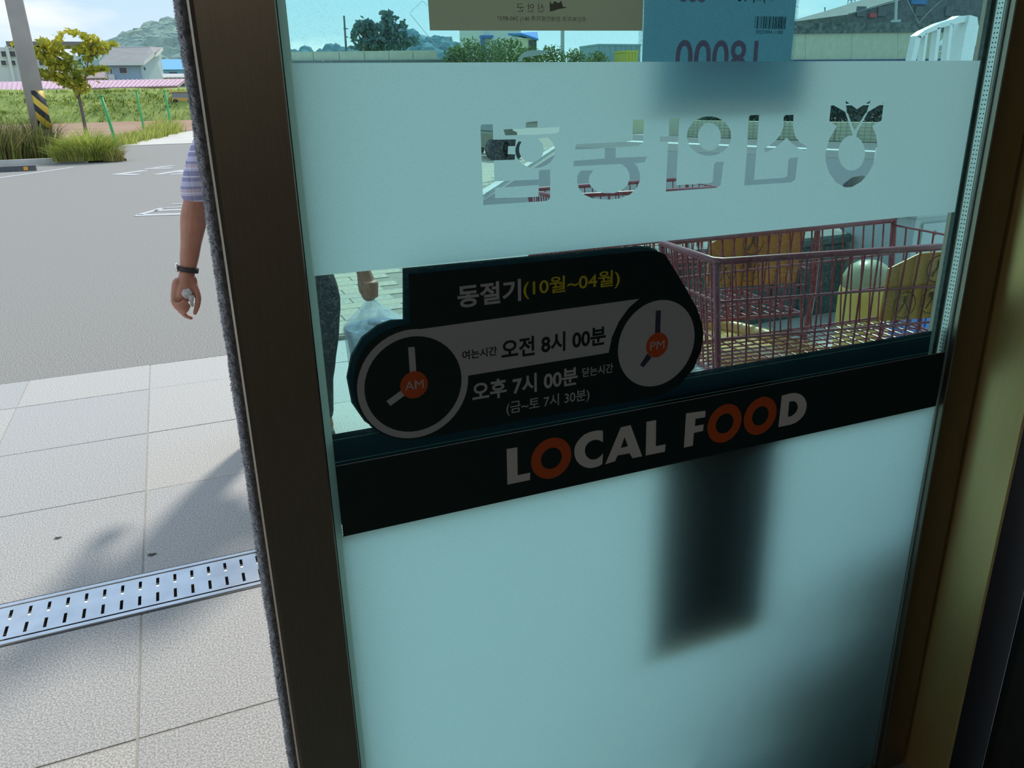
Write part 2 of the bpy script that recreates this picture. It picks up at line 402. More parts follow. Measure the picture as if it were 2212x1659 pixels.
# terrain behind the bank carrying the houses, and the wooded hill
mb = MB(); mb.prism([(-140,95,0),(60,95,0),(90,240,0),(-140,240,0)], (0,0,2.9)); mb2 = MB()
o = mb.build('terrain', M['bank_soil']); o['kind'] = 'structure'
M['hill'] = leafmat('hill', (0.33,0.46,0.42), (0.45,0.57,0.47), 0.08, 0.2)  # distance haze put into the hill colours as a paler green
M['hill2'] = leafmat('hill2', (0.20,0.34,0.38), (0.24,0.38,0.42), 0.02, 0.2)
def hill(name, prof, Y, depth, m, crowns, label, cr=(3,6)):
    # ridge profile given as (px, py) points on the photograph at distance Y
    pts = [at(px,py,Y) for px,py in prof]
    mb = MB(); n = len(pts); vs = []
    for t, k in ((0,0.0),(0.3,0.72),(0.65,1.0),(1,0.2)):
        for p in pts: vs.append((p.x*(1+0.0*t), Y-depth*0.65+depth*t, -1+(p.z+1)*k))
    mb.add(vs, [(j*n+i,j*n+i+1,(j+1)*n+i+1,(j+1)*n+i) for j in range(3) for i in range(n-1)])
    root = mb.build(name, m, None, True); root['kind'] = 'structure'
    cb = MB()
    for _ in range(crowns):
        s = random.random()*(n-1); i = int(s); a = s-i; p = pts[i].lerp(pts[min(i+1,n-1)], a)
        t = random.random()**0.7*0.65; k = (0.72*t/0.3) if t < .3 else (0.72+.28*(t-.3)/.35)
        r = random.uniform(*cr)
        z = -1+(p.z+1)*k - r*0.35
        cb.ball((p.x+random.uniform(-2,2), Y-depth*.65+depth*t, z), r, 7, 5, 0, (1,1,random.uniform(.8,1.15)))
    for i, v in enumerate(cb.v):
        d = noise.noise_vector(Vector(v)*0.35)*1.4*(cr[0]/3); cb.v[i] = (v[0]+d.x, v[1]+d.y, v[2]+d.z)
    c = cb.build('tree_crowns', m, root); c['kind'] = 'stuff'; return root
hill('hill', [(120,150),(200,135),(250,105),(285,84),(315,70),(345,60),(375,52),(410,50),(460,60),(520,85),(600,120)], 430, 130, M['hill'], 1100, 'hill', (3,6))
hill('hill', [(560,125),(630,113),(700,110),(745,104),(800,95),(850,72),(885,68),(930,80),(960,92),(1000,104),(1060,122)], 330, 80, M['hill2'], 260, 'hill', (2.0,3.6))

# road strip with white line seen through the cut-out letters
flat('road', [(9.2,23.6),(13.55,11.7),(17.9,11.7),(19,15.0),(16.4,22.0),(15,27),(9.0,27)], 0.012, pbr('fresh_asphalt',(0.035,0.045,0.055),0.8,col2=(0.06,0.07,0.08),scale=40), 0.02)['kind'] = 'structure'
flat('road_line', [(11.9,25.5),(15.3,12.0),(15.75,12.0),(12.6,25.5)], 0.022, M['road_paint'], 0.01)['kind'] = 'structure'
flat('asphalt_dark_area', [(wl(8.2,.17),8.2),(9.0,5.9),(24,5.9),(24,23.4),(wl(24,.17),23.6)], 0.008, pbr('dark_asphalt',(0.058,0.066,0.085),0.9,col2=(0.095,0.105,0.125),scale=60,detail=8), 0.02)['kind'] = 'structure'  # darker blue-grey asphalt right of the kerb
# painted marks on the lot
def strip(mb, a, b, w, z=0.006):
    a = Vector((a[0],a[1],0)); b = Vector((b[0],b[1],0)); d = (b-a).normalized(); n = Vector((-d.y,d.x,0))*w/2
    mb.prism([(p.x,p.y,z-0.004) for p in (a-n,b-n,b+n,a+n)], (0,0,0.004))
mb = MB(); strip(mb, (-6.2,13.0), (-2.1,21.2), 0.13)
tag(mb.build('parking_line', M['road_paint']), kind='structure')
mb = MB()
for a, b, w in (((245,376.5),(300,377.5),.22),((262,375.5),(315,368.5),.22),((313,365),(372,363.5),.25),((330,363),(377,358),.2),
                ((338,377.5),(398,367.5),.2),((368,377),(400,375.5),.2),((385,373),(404,369.5),.16),
                ((293,466),(397,462.5),.16),((335,455.5),(397,453.5),.13),((352,450),(397,447.5),.08),((370,441.5),(400,440.5),.08),((300,465),(352,450),.10)):
    A = gnd(*a); B = gnd(*b); strip(mb, (A.x,A.y), (B.x,B.y), w)
tag(mb.build('painted_lettering', M['road_paint']), kind='structure')

# ------------------------------------------------------------------ shop shell
def wallbox(name, a, b, m): o = MB().box(a, b).build(name, m); o['kind'] = 'structure'; return o
wallbox('floor', (-3.2,-5.0,-0.06), (3.9,0.028,0.0), M['floor_in'])
wallbox('ceiling', (-3.2,-5.0,2.7), (3.9,-0.1,2.78), M['plaster'])
wallbox('wall_back', (-3.2,-5.1,0), (3.9,-5.0,2.7), M['plaster'])
wallbox('wall_left', (-3.3,-5.0,0), (-3.2,0.1,2.7), M['plaster'])
w = structure('wall_front')
MB().box((-3.2,-0.1,0),(-1.25,0.12,2.7)).build('pier', M['plaster_out'], w)
MB().box((1.40,-0.02,0),(3.9,0.12,2.7)).build('pier', M['plaster_out'], w)
MB().box((-1.25,-0.1,2.16),(1.40,0.12,2.7)).build('header', M['plaster_out'], w)
MB().box((-0.7,0.12,2.55),(3.2,2.25,2.66)).build('sun_block_slab', M['white_paint'], w)  # unseen slab added and sized to keep the sun off the film
MB().box((-3.2,-0.1,2.7),(4.4,0.12,6.0)).build('upper_wall', M['plaster_out'], w)
# the wall at the right is clad in dark wood, set back behind a shadow gap
w = structure('wall_right')
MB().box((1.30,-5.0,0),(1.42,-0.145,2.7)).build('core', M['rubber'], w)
mb = MB()
for k in range(8):
    y1 = -0.180-0.60*k; mb = MB(); mb.box((1.262,max(y1-0.597,-5.0),0.02),(1.30,y1,2.68)); mb.build('panel', M['wood_dark'], w)
# glowing panel added out of view to light the signs and frame
lt = thing('added_light_panel', 'unseen glowing ceiling panel added to light the shop side of the door', 'lamp', (0.2,-3.4,2.69))
MB().box((-0.4,-4.0,2.655),(0.8,-2.8,2.70)).build('housing', M['white_paint'], lt)
MB().box((-0.36,-3.96,2.648),(0.76,-2.84,2.655)).build('diffuser', pbr('light_panel_glow',(0.9,0.88,0.8),0.5,emis=((1.0,0.94,0.82),2.4)), lt)

# ------------------------------------------------------------------ the sliding door leaf
door = structure('door_1', (0.6,0,0))
ZT = 2.12
XL0, XL1, XR0, XR1 = 0.0395, 0.1225, 1.181, 1.258
YF = -0.0135
def prof_stile(x0, x1, name, c=0.006):
    mb = MB(); y0, y1 = YF, 0.042
    out = [(x0+c,y0),(x1-0.0015,y0),(x1,y0+0.0015),(x1,y1),(x0,y1),(x0,y0+c),(x0+c*0.35,y0+c*0.35)]
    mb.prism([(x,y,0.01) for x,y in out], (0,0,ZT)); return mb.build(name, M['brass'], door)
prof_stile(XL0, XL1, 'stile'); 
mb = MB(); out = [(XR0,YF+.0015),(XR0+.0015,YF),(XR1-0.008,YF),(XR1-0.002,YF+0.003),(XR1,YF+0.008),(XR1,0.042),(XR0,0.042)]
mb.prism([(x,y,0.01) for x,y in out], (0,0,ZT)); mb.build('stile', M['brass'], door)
MB().box((XL1,YF,0.01),(XR0,0.042,0.022)).build('bottom_rail', M['brass'], door)
MB().box((XL1,YF,ZT-0.08),(XR0,0.042,ZT+0.01)).build('top_rail', M['brass'], door)
GX0, GX1, GZ0, GZ1 = XL1-0.008, XR0+0.010, 0.020, ZT-0.075
MB().box((GX0,0.0,GZ0),(GX1,0.005,GZ1)).build('inner_pane', M['glass_in'], door)
MB().box((GX0,0.0175,GZ0),(GX1,0.0225,GZ1)).build('outer_pane', M['glass_out'], door)
# spacer bars between the panes, perforated
def spacer(x0, x1, m_):
    s = MB().box((x0,0.0052,GZ0),(x1,0.0173,GZ1)).build('spacer_bar', m_, door); return s
sp = spacer(XR0-0.0005, XR0+0.007, M['alu'])
hb = MB()
z = 0.2
while z < 2.0:
    for yy in (0.0085, 0.0135): hb.box((XR0-0.0012,yy-.0006,z-.0009),(XR0-0.0004,yy+.0006,z+.0009))
    z += 0.0068
h = hb.build('perforations', M['hole'], sp); h['kind'] = 'stuff'
spacer(XL1-0.006, XL1+0.0122, M['sil'])
MB().box((XR0-0.0062,0.0226,GZ0),(XR0+0.0095,0.030,GZ1)).build('outer_gasket', M['sealant'], door)
MB().box((XR0+0.0080,0.0305,GZ0),(XR0+0.020,0.044,GZ1)).build('outer_bead', M['bead'], door)
MB().box((XL1-0.006,0.0226,GZ0),(XL1+0.0010,0.040,GZ1)).build('outer_bead', M['bead'], door)
MB().box((XL1+0.0002,-0.004,GZ0),(XL1+0.0022,0.0,GZ1)).build('gasket', M['rubber'], door)
MB().box((XR0-0.0022,-0.003,GZ0),(XR0-0.0002,0.0,GZ1)).build('gasket', M['bead'], door)
# woolly draught seal along the leading edge
core = MB(); core.prism([(XL0+.001,-0.002,0.02)]+[(XL0-.0005-.0085*math.sin(PI*k/10)**.8,0.018-.020*math.cos(PI*k/10),0.02) for k in range(11)]+[(XL0+.001,0.038,0.02)],(0,0,ZT-.02)); so = core.build('brush_seal', M['fur_core'], door)
fb = MB(); 
for _ in range(15000):
    z = random.uniform(0.30,1.75); y = random.uniform(0.002,0.036); L = random.uniform(0.0018,0.0042)*(1+0.35*noise.noise(Vector((z*30,y*30,1))))
    x = XL0-.0005-.0080*math.sin(PI*min(max((y+.002)/.040,0),1))**.8; dz = random.uniform(-.006,.006); dy = random.uniform(-.003,.003); w_ = 0.0005
    fb.add([(x,y,z-w_),(x,y+.0004,z+w_),(x-L*.6,y+dy*.5,z+w_+dz*.5),(x-L,y+dy,z+dz)], [(0,1,2,3)])
for _ in range(6000):
    z = random.uniform(0.30,1.75); x = random.uniform(0.0300,0.0375) if random.random()<.4 else random.uniform(0.0300,0.0335); L = random.uniform(0.002,0.004); dz = random.uniform(-.005,.005); w_ = 0.0006
    u_=random.uniform(.12,.5); y=0.018-.020*math.cos(PI*u_); x=XL0-.0005-.0085*math.sin(PI*u_)**.8
    fb.add([(x,y,z-w_),(x,y,z+w_),(x-L*.5,y-.0015,z+dz+w_),(x-L*.8,y-.0025,z+dz)], [(0,1,2,3)])
h = fb.build('pile_fibres', M['fur'], so); h['kind'] = 'stuff'
# fixed jamb at the right, bright brushed metal, reveal facing the leaf
jb = structure('trim_1')
mb = MB(); out = [(1.262,-0.012),(1.2795,-0.089),(1.282,-0.092),(1.286,-0.090),(1.286,0.05),(1.262,0.05)]
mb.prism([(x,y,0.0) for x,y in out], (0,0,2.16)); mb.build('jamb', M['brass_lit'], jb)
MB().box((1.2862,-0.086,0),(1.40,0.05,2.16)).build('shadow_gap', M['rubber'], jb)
jb = structure('trim_2')
mb = MB(); mb.box((-1.25,-0.11,0),(-1.19,0.06,2.16)); mb.build('jamb', M['brass_lit'], jb)
MB().box((-1.25,-0.05,2.13),(1.40,0.06,2.20)).build('track', M['brass'], jb)

# ------------------------------------------------------------------ films and signs on the glass (flat work on the door plane)
def crop(ox, oy, s): return lambda x, y: (ox+x/s, oy+y/s)
C7 = crop(640,480,3.16); C8 = crop(1300,450,2.4254); C4 = crop(740,700,5.53); CL = crop(1060,840,3.0722)
CH = crop(1000,230,5.267); CE = crop(1400,200,4.0963); CP = crop(1360,0,5.53); CN = crop(900,0,4.254)
def XZ(p, Y=0.0): a = at(p[0],p[1],Y); return (a.x, a.z)
def ell(cx, cy, rx, ry, n=36, a0=0, a1=2*PI, full=True):
    return [(cx+rx*math.cos(a0+(a1-a0)*k/(n if full else n-1)), cy+ry*math.sin(a0+(a1-a0)*k/(n if full else n-1))) for k in range(n)]
def cdt(solid, holes=(), islands=()):      # 2D triangulation of solid minus holes plus islands
    vs, fs, kinds = [], [], []
    for kind, L in ((0,solid),(1,holes),(2,islands)):
        for poly in L:
            if sum(poly[i-1][0]*poly[i][1]-poly[i][0]*poly[i-1][1] for i in range(len(poly))) < 0: poly = poly[::-1]
            o = len(vs); vs += [Vector(p) for p in poly]; fs.append(list(range(o,o+len(poly)))); kinds.append(kind)
    r = delaunay_2d_cdt(vs, [], fs, 0, 1e-7, True)
    V, Fc, of = r[0], r[2], r[5]
    tri = []
    for f_, o_ in zip(Fc, of):
        k = {kinds[i] for i in o_}
        if 0 in k and (1 not in k or 2 in k): tri.append(f_)
    return V, tri
def plate(name, m, y, solid, holes=(), islands=(), parent=None):
    V, T = cdt(solid, holes, islands)
    me = bpy.data.meshes.new(name); me.from_pydata([(v.x,y,v.y) for v in V], [], [list(t) for t in T]); me.materials.append(m)
    return link(name, me, parent)
def rect(x0,z0,x1,z1): return [(x0,z0),(x1,z0),(x1,z1),(x0,z1)]

# frosted band with the cut-out lettering (seen from inside, so mirrored)
H = lambda L: [XZ(CH(*p)) for p in L]
E_ = lambda L: [XZ(CE(*p)) for p in L]
def arc(cx,cy,rx,ry,d0,d1,n=20):
    return [(cx+rx*math.cos(math.radians(d0+(d1-d0)*k/(n-1))), cy+ry*math.sin(math.radians(d0+(d1-d0)*k/(n-1)))) for k in range(n)]
holes = [
 H([(197,230),(205,212),(222,204),(338,203),(342,378),(600,374),(592,450),(510,452),(508,542),(592,545),(586,608),(350,612),(356,852),(860,830),(858,893),(365,925),(362,1040),(690,1035),(858,1025),(862,745),(880,722),(990,718),(990,1025),(978,1055),(945,1075),(230,1122)]),
 H([(460,262),(712,248),(716,186),(740,178),(845,168),(847,245),(1100,232),(1085,295),(1070,302),(965,312),(850,320),(480,328)]),
 H(arc(820,505,226,195,214,-52,30) + arc(776,490,139,144,-58,218,30)),
 H([(1275,490),(1280,430),(1840,402),(1915,390),(1928,365),(1930,165),(1945,150),(2057,148),(2050,395),(2035,425),(1980,450),(1735,466),(1735,585),(2092,570),(2065,632),(1945,647),(1255,680),(1260,618),(1610,592),(1612,474)]),
 H([(1335,730),(1300,790),(1297,860),(1320,940),(1380,1005),(1470,1045),(1640,1060),(1780,1045),(1900,1000),(1980,920),(2015,830),(2010,760),(1985,690),(1945,640),(1800,656),(1860,700),(1890,760),(1895,820),(1870,890),(1810,950),(1720,985),(1600,985),(1510,960),(1455,915),(1428,850),(1435,790),(1480,725)]),
 E_([(183,240),(195,223),(275,222),(245,820),(548,800),(570,785),(580,635),(600,615),(667,612),(640,815),(600,842),(155,875),(175,434),(98,434),(100,390),(183,386)]),
 E_(ell(537,385,196,175)),
 E_([(890,215),(905,200),(980,198),(935,772),(1210,752),(1228,735),(1240,595),(1255,577),(1322,574),(1300,770),(1265,795),(848,822),(866,600)]),
 E_([(1197,215),(1215,198),(1284,197),(1280,300),(1295,380),(1340,440),(1405,480),(1388,516),(1320,490),(1262,442),(1225,398),(1190,432),(1110,496),(1040,530),(1018,500),(1110,440),(1172,370),(1194,300)]),
 E_([(1617,100),(1755,178),(1745,72),(1845,148),(1965,70),(1930,178),(2082,88),(2063,245),(1980,295),(2012,370),(2026,470),(2005,600),(1950,710),(1880,790),(1800,835),(1740,838),(1660,795),(1600,710),(1568,610),(1566,540),(1600,410),(1670,297),(1600,258)]),
]
islands = [E_(ell(540,390,102,124)), E_(ell(1798,535,118,155)),
           E_([(1742,172),(1764,184),(1828,350),(1832,400),(1800,400),(1806,370)]), E_([(1944,170),(1920,184),(1818,350),(1806,400),(1836,400),(1846,350)])]
zf0, zf1 = XZ((1392,525))[1], XZ((1280,133.9))[1]
fx0 = XZ((634,200))[0]; fx1 = XZ((2117,131))[0]
plate('frosted_film', M['film'], -0.0006, [rect(fx0,zf0,fx1,zf1)], holes, islands, door)
zs1, zs0 = XZ((1740,815.3))[1], XZ((1300,1035.5))[1]
plate('frosted_film', M['film'], -0.0006, [rect(fx0,GZ0+0.01,XR0-0.006,zs0+0.002)], (), (), door)

def layer(parent, name, m, y, polys, holes=()): return plate(name, m, y, polys, holes, (), parent)
def text(parent, name, body, m, y, x0, x1, z0, z1, mirror=False, bold=0.0, spacing=1.0):
    c = bpy.data.curves.new(name, 'FONT'); c.body = body; c.resolution_u = 6; c.offset = bold; c.space_character = spacing
    o = bpy.data.objects.new(name, c); COL.objects.link(o)
    dg = bpy.context.evaluated_depsgraph_get(); me = bpy.data.meshes.new_from_object(o.evaluated_get(dg))
    bpy.data.objects.remove(o); bpy.data.curves.remove(c)
    X = [v.co.x for v in me.vertices]; Z = [v.co.y for v in me.vertices]
    a0, a1, b0, b1 = min(X), max(X), min(Z), max(Z)
    for v in me.vertices:
        u = (v.co.x-a0)/(a1-a0); w = (v.co.y-b0)/(b1-b0)
        if mirror: u = 1-u
        v.co = (x0+(x1-x0)*u, y, z0+(z1-z0)*w)
    me.name = name; me.materials.clear(); me.materials.append(m)
    return link(name, me, parent)
def ptext(parent, name, body, m, y, L, R, B, T, cf, Y=0.0, **k):
    return text(parent, name, body, m, y, XZ(cf(*L),Y)[0], XZ(cf(*R),Y)[0], XZ(cf(*B),Y)[1], XZ(cf(*T),Y)[1], **k)
def disc(cx, cz, r, n=48): return ell(cx, cz, r, r, n)

# opening-hours sign
sg_px = [(886,700),(882,592),(1394.8,541.5),(1420,543),(1436,549),(1458,585),(1481,623),(1506,668.5),(1516,700),(1519,722),(1514,755),(1498,796),(1465,833),(1436,850),(1400,861),(1300,877),(921,946),(877,951),(834,942),(800,920.6),(772.5,881),(762,826.6),(771,781),(794,741.6),(827,716),(856,705)]
sgo = [XZ(p) for p in sg_px]
ctr = XZ((893,832))
sign = thing('opening_hours_sign', 'dark green opening hours sticker with two clock faces on the door glass', 'sign', (0.42,-0.001,1.06))
layer(sign, 'sticker', M['decal_dark'], -0.0008, [sgo])
c1 = (0.2405, 1.0265); R1 = 0.0715
band = [XZ(p) for p in [(900,711.5),(1380,645),(1358,664),(1336,694),(1321,728),(1314,761.5),(1010,811),(960,830)]]
layer(sign, 'white_band', M['decal_white'], -0.0010, [disc(*c1,R1)]); layer(sign, 'white_band', M['decal_white'], -0.0011, [band])
face = layer(sign, 'clock_face', M['decal_dark'], -0.0012, [disc(*c1,0.0625)])
face['label'] = 'dark round clock face marked AM'
layer(face, 'clock_hand', M['decal_white'], -0.0014, [[XZ(C4(*p)) for p in [(778,275),(857,268),(878,575),(800,580)]]])
layer(face, 'clock_hand', M['decal_white'], -0.0014, [[XZ(C4(*p)) for p in [(520,917),(700,785),(745,845),(570,973)]]])
rc = XZ(C4(850,722)); layer(face, 'clock_hub', M['decal_red'], -0.0016, [disc(*rc,0.0178)])
ptext(face, 'lettering', 'AM', M['decal_white'], -0.0018, (737,700),(962,690),(745,790),(940,660), C4, bold=0.0)
pl, pr_ = XZ((1334,752)), XZ((1499,734)); pc = ((pl[0]+pr_[0])/2, XZ((1416.7,742.7))[1]); pr = (pr_[0]-pl[0])/2
face = layer(sign, 'clock_face', M['decal_white'], -0.0012, [disc(pc[0],pc[1],pr)]); face['label'] = 'white round clock face marked PM'
layer(face, 'clock_hand', M['decal_navy'], -0.0014, [[XZ(C8(*p)) for p in [(280,535),(307,533),(303,660),(276,660)]]])
layer(face, 'clock_hand', M['decal_navy'], -0.0014, [[XZ(C8(*p)) for p in [(197,820),(235,760),(258,780),(215,832)]]])
rc = XZ(C8(287,715)); layer(face, 'clock_hub', M['decal_red'], -0.0016, [disc(rc[0],rc[1],pr*0.288)])
ptext(face, 'lettering', 'PM', M['decal_white'], -0.0018, (250,720),(325,702),(258,742),(318,690), C8, bold=0.0)
ptext(sign, 'lettering', '동절기', M['decal_white'], -0.0012, (1098,520),(1532,460),(1165,580),(1520,385), C7, bold=0.028)
ptext(sign, 'lettering', '(10월~04월)', M['decal_yellow'], -0.0012, (1548,460),(2205,390),(1575,524),(2185,322), C7, bold=0.014)
ptext(sign, 'lettering', '여는시간', M['decal_dark'], -0.0014, (1130,900),(1368,870),(1170,935),(1350,845), C7, bold=0.022)
ptext(sign, 'lettering', '오전 8시 00분', M['decal_dark'], -0.0014, (1397,870),(2110,780),(1405,940),(2095,705), C7, bold=0.028)
ptext(sign, 'lettering', '오후 7시 00분', M['decal_white'], -0.0012, (1198,1150),(1918,1060),(1205,1228),(1905,982), C7, bold=0.026)
ptext(sign, 'lettering', '닫는시간', M['decal_white'], -0.0012, (1950,1010),(2160,980),(1970,1055),(2150,962), C7, bold=0.014)
ptext(sign, 'lettering', '(금~토 7시 30분)', M['decal_white'], -0.0012, (1432,1270),(1998,1190),(1450,1320),(1990,1130), C7, bold=0.008)
# its twin on the street side of the outer pane
sign2 = thing('opening_hours_sign', 'outer twin of the opening hours sticker, only its dark rim showing', 'sign', (0.42,0.0235,1.06))
def grow(poly, d, c):
    out = []
    n = len(poly)
    for i in range(n):
        a = Vector(poly[i-1]); b = Vector(poly[i]); e2 = Vector(poly[(i+1) % n])
        t = (e2-a).normalized(); nn = Vector((t.y,-t.x))
        if (b+nn*0.01-Vector(c)).length < (b-Vector(c)).length and False: nn = -nn
        out.append((b.x+nn.x*d, b.y+nn.y*d))
    return out
ar = sum(sgo[i-1][0]*sgo[i][1]-sgo[i][0]*sgo[i-1][1] for i in range(len(sgo)))
sgn = 1 if ar > 0 else -1
big = grow(sgo, 0.003*sgn, ctr); big2 = grow(sgo, 0.0022*sgn, ctr)
layer(sign2, 'sticker', M['decal_back'], 0.0232, [big])
layer(sign2, 'border_line', M['edge_line'], 0.0230, [big2], [grow(sgo, 0.0012*sgn, ctr)])

# LOCAL FOOD stripe
sx0, sx1 = XZ((735,1100))[0], XZ((2034,800))[0]
strp = thing('name_stripe', 'long dark green sticker stripe lettered LOCAL FOOD across the door', 'sign', ((sx0+sx1)/2,-0.001,zs0))
layer(strp, 'sticker', M['decal_dark'], -0.0010, [rect(sx0,zs0,sx1,zs1)])
layer(strp, 'border_line', M['edge_line'], -0.0012, [rect(sx0,zs1-0.0010,sx1,zs1)])
LL = lambda L: [XZ(CL(*p)) for p in L]
yl = -0.0014
layer(strp, 'letter', M['decal_bright'], yl, [LL([(103,397),(174,385),(176,570),(260,553),(258,602),(108,633)])])
def oring(L, R, li, ri, cz):
    a, b = XZ(CL(*L))[0], XZ(CL(*R))[0]; cx = (a+b)/2; r = (b-a)/2; i0, i1 = XZ(CL(*li))[0], XZ(CL(*ri))[0]
    z = XZ(CL(*cz))[1]; layer(strp, 'letter', M['decal_red'], yl, [disc(cx,z,r)], [disc(cx,z,(i1-i0)/2)])
oring((265,480),(532,440),(330,470),(468,448),(398,459))
layer(strp, 'letter', M['decal_bright'], yl, [LL([(742,275),(742,352),(715,338),(690,335),(665,342),(645,355),(628,378),(622,400),(623,422),(630,440),(643,455),(660,465),(680,467),(700,462),(722,448),(742,425),(738,497),(715,510),(690,518),(664,523),(640,522),(614,514),(590,500),(570,479),(558,455),(552,428),(552,400),(560,370),(575,345),(596,320),(620,300),(650,286),(680,278),(712,273)])])
layer(strp, 'letter', M['decal_bright'], yl, [LL([(860,253),(925,238),(1002,445),(938,458),(918,425),(838,440),(822,478),(757,498)])], [LL([(885,317),(907,378),(860,390)])])
layer(strp, 'letter', M['decal_bright'], yl, [LL([(1030,216),(1095,205),(1092,378),(1158,365),(1152,415),(1025,440)])])
layer(strp, 'letter', M['decal_bright'], yl, [LL([(1293,160),(1422,143),(1420,186),(1355,197),(1352,245),(1410,233),(1405,277),(1345,290),(1338,375),(1278,388)])])
oring((1435,240),(1660,210),(1488,240),(1604,225),(1546,228)); oring((1677,190),(1892,165),(1730,185),(1838,175),(1783,178))
layer(strp, 'letter', M['decal_bright'], yl, [LL([(1928,43),(1975,30),(2010,25),(2038,29),(2060,40),(2080,60),(2092,90),(2092,120),(2085,150),(2070,178),(2050,200),(2022,221),(1990,235),(1905,252)])], [LL([(1977,85),(1995,80),(2010,80),(2022,87),(2030,100),(2035,116),(2032,130),(2024,150),(2010,165),(1992,178),(1968,185)])])
# stripe on the outer pane, showing above the inner one
oz1 = XZ((1000,896),0.0235)[1]; oz1 = XZ((730,936.5),0.0235)[1]
strp2 = thing('name_stripe', 'second dark stripe on the outer pane, showing above the lettered stripe', 'sign', ((sx0+sx1)/2,0.0235,zs0))
ox0, ox1 = XL1+0.010, XR0-0.014
layer(strp2, 'sticker', M['decal_back'], 0.0236, [rect(ox0,zs0+0.004,ox1,oz1)])
layer(strp2, 'border_line', M['edge_line'], 0.0230, [rect(ox0,oz1-0.0086,ox1,oz1-0.0074)]); layer(strp2, 'border_line', M['edge_line'], 0.0230, [rect(ox0,oz1-0.0395,ox1,oz1-0.0380)])
layer(strp2, 'border_line', M['edge_line'], 0.0230, [rect(ox0+0.003,oz1-0.0380,ox0+0.0045,oz1-0.0086)])

# beige notice taped inside, print facing out
ntc = thing('paper_notice', 'beige paper notice taped to the glass at the top, print showing through mirrored', 'notice', (0.42,-0.001,1.43))
a, b = XZ((928,66)), XZ((1387,66))
layer(ntc, 'sheet', M['paper_beige'], -0.0010, [[XZ((928,66)),XZ((1387,66.5)),(b[0]-0.001,b[1]+0.19),(a[0]-0.003,a[1]+0.19)]])
ptext(ntc, 'lettering', '주민복지과 장애인복지계 061) 240-8937', M['ink_dim'], -0.0012, (735,170),(1553,170),(1100,205),(1100,148), CN, mirror=True, bold=0.0)
ptext(ntc, 'lettering', '신 안 군', M['ink_dim'], -0.0012, (915,70),(1170,70),(1040,110),(1040,32), CN, mirror=True)
layer(ntc, 'printed_emblem', M['ink_logo'], -0.0012, [[XZ(CN(*p)) for p in [(1218,8),(1240,40),(1262,12),(1300,30),(1325,8),(1340,60),(1382,70),(1300,84),(1262,98),(1220,108)]]])
# price sheet in a clear sleeve on the outer pane
YS = 0.0262
pz0 = XZ((1550,236),YS)[1]; px0, px1 = XZ((1378,133),YS)[0], XZ((1713,133),YS)[0]; px0b = px0+0.006
psh = thing('price_sheet', 'pale blue price sheet in a clear sleeve, mirrored figures 18000', 'notice', ((px0+px1)/2,YS,pz0))
layer(psh, 'sheet', M['paper_blue'], YS, [rect(px0b,pz0,px1-0.004,pz0+0.33)])
layer(psh, 'sleeve', M['residue'], YS-0.0012, [rect(px0,pz0-0.004,px1,pz0+0.335)])
layer(psh, 'sleeve', M['residue'], YS+0.0012, [rect(px0,pz0-0.004,px1,pz0+0.335)])
zt, zb = XZ(CP(1000,478),YS)[1], None
zw = XZ(CP(1290,690),YS)[1]; zb = zw-(zt-zw)*1.05
text(psh, 'figures', '18000', M['ink_red'], YS-0.0004, XZ(CP(548,620),YS)[0], XZ(CP(1535,560),YS)[0], zb, zt, mirror=True, bold=0.012)
ptext(psh, 'small_print', '8801144905209', M['ink_black'], YS-0.0004, (1508,385),(1828,385),(1600,405),(1600,362), CP, YS, mirror=True, bold=0.0)
mb = MB(); x = XZ(CP(1492,270),YS)[0]; xe = XZ(CP(1855,270),YS)[0]; z0, z1 = XZ(CP(1600,345),YS)[1], XZ(CP(1600,195),YS)[1]
wm = (xe-x)/95.0; rr = random.Random(3)
while x < xe:
    w_ = wm*rr.choice((1,1,2,3)); mb.quad((x,YS-.0004,z0),(x+w_,YS-.0004,z0),(x+w_,YS-.0004,z1),(x,YS-.0004,z1)); x += w_+wm*rr.choice((1,1,2,2,3))
o = mb.build('barcode', M['ink_black'], psh); o['kind'] = 'stuff'
ptext(psh, 'lettering', '000', M['ink_red'], YS-0.0004, (585,0),(910,0),(700,26),(700,-120), CP, YS, mirror=True, bold=0.03)
ptext(psh, 'lettering', '사과 10', M['ink_black'], YS-0.0004, (1280,0),(1700,0),(1500,34),(1500,-110), CP, YS, mirror=True, bold=0.01)
# dark poster low on the outer pane
YD = 0.030
d0, d1 = XZ((1392,1100),YD), XZ((1645,1000),YD)
dp = thing('dark_poster', 'dark poster sheet on the outer pane, blurred by the lower frosted film', 'poster', ((d0[0]+d1[0])/2,YD,0.49))
MB().box((d0[0],YD,0.492),(d1[0],YD+0.002,zs1+0.0)).build('sheet', M['poster_dark'], dp)
MB().box((d0[0]+0.01,YD-0.002,0.85),(d1[0]-0.01,YD,0.875)).build('tape', M['poster_dark'], dp)
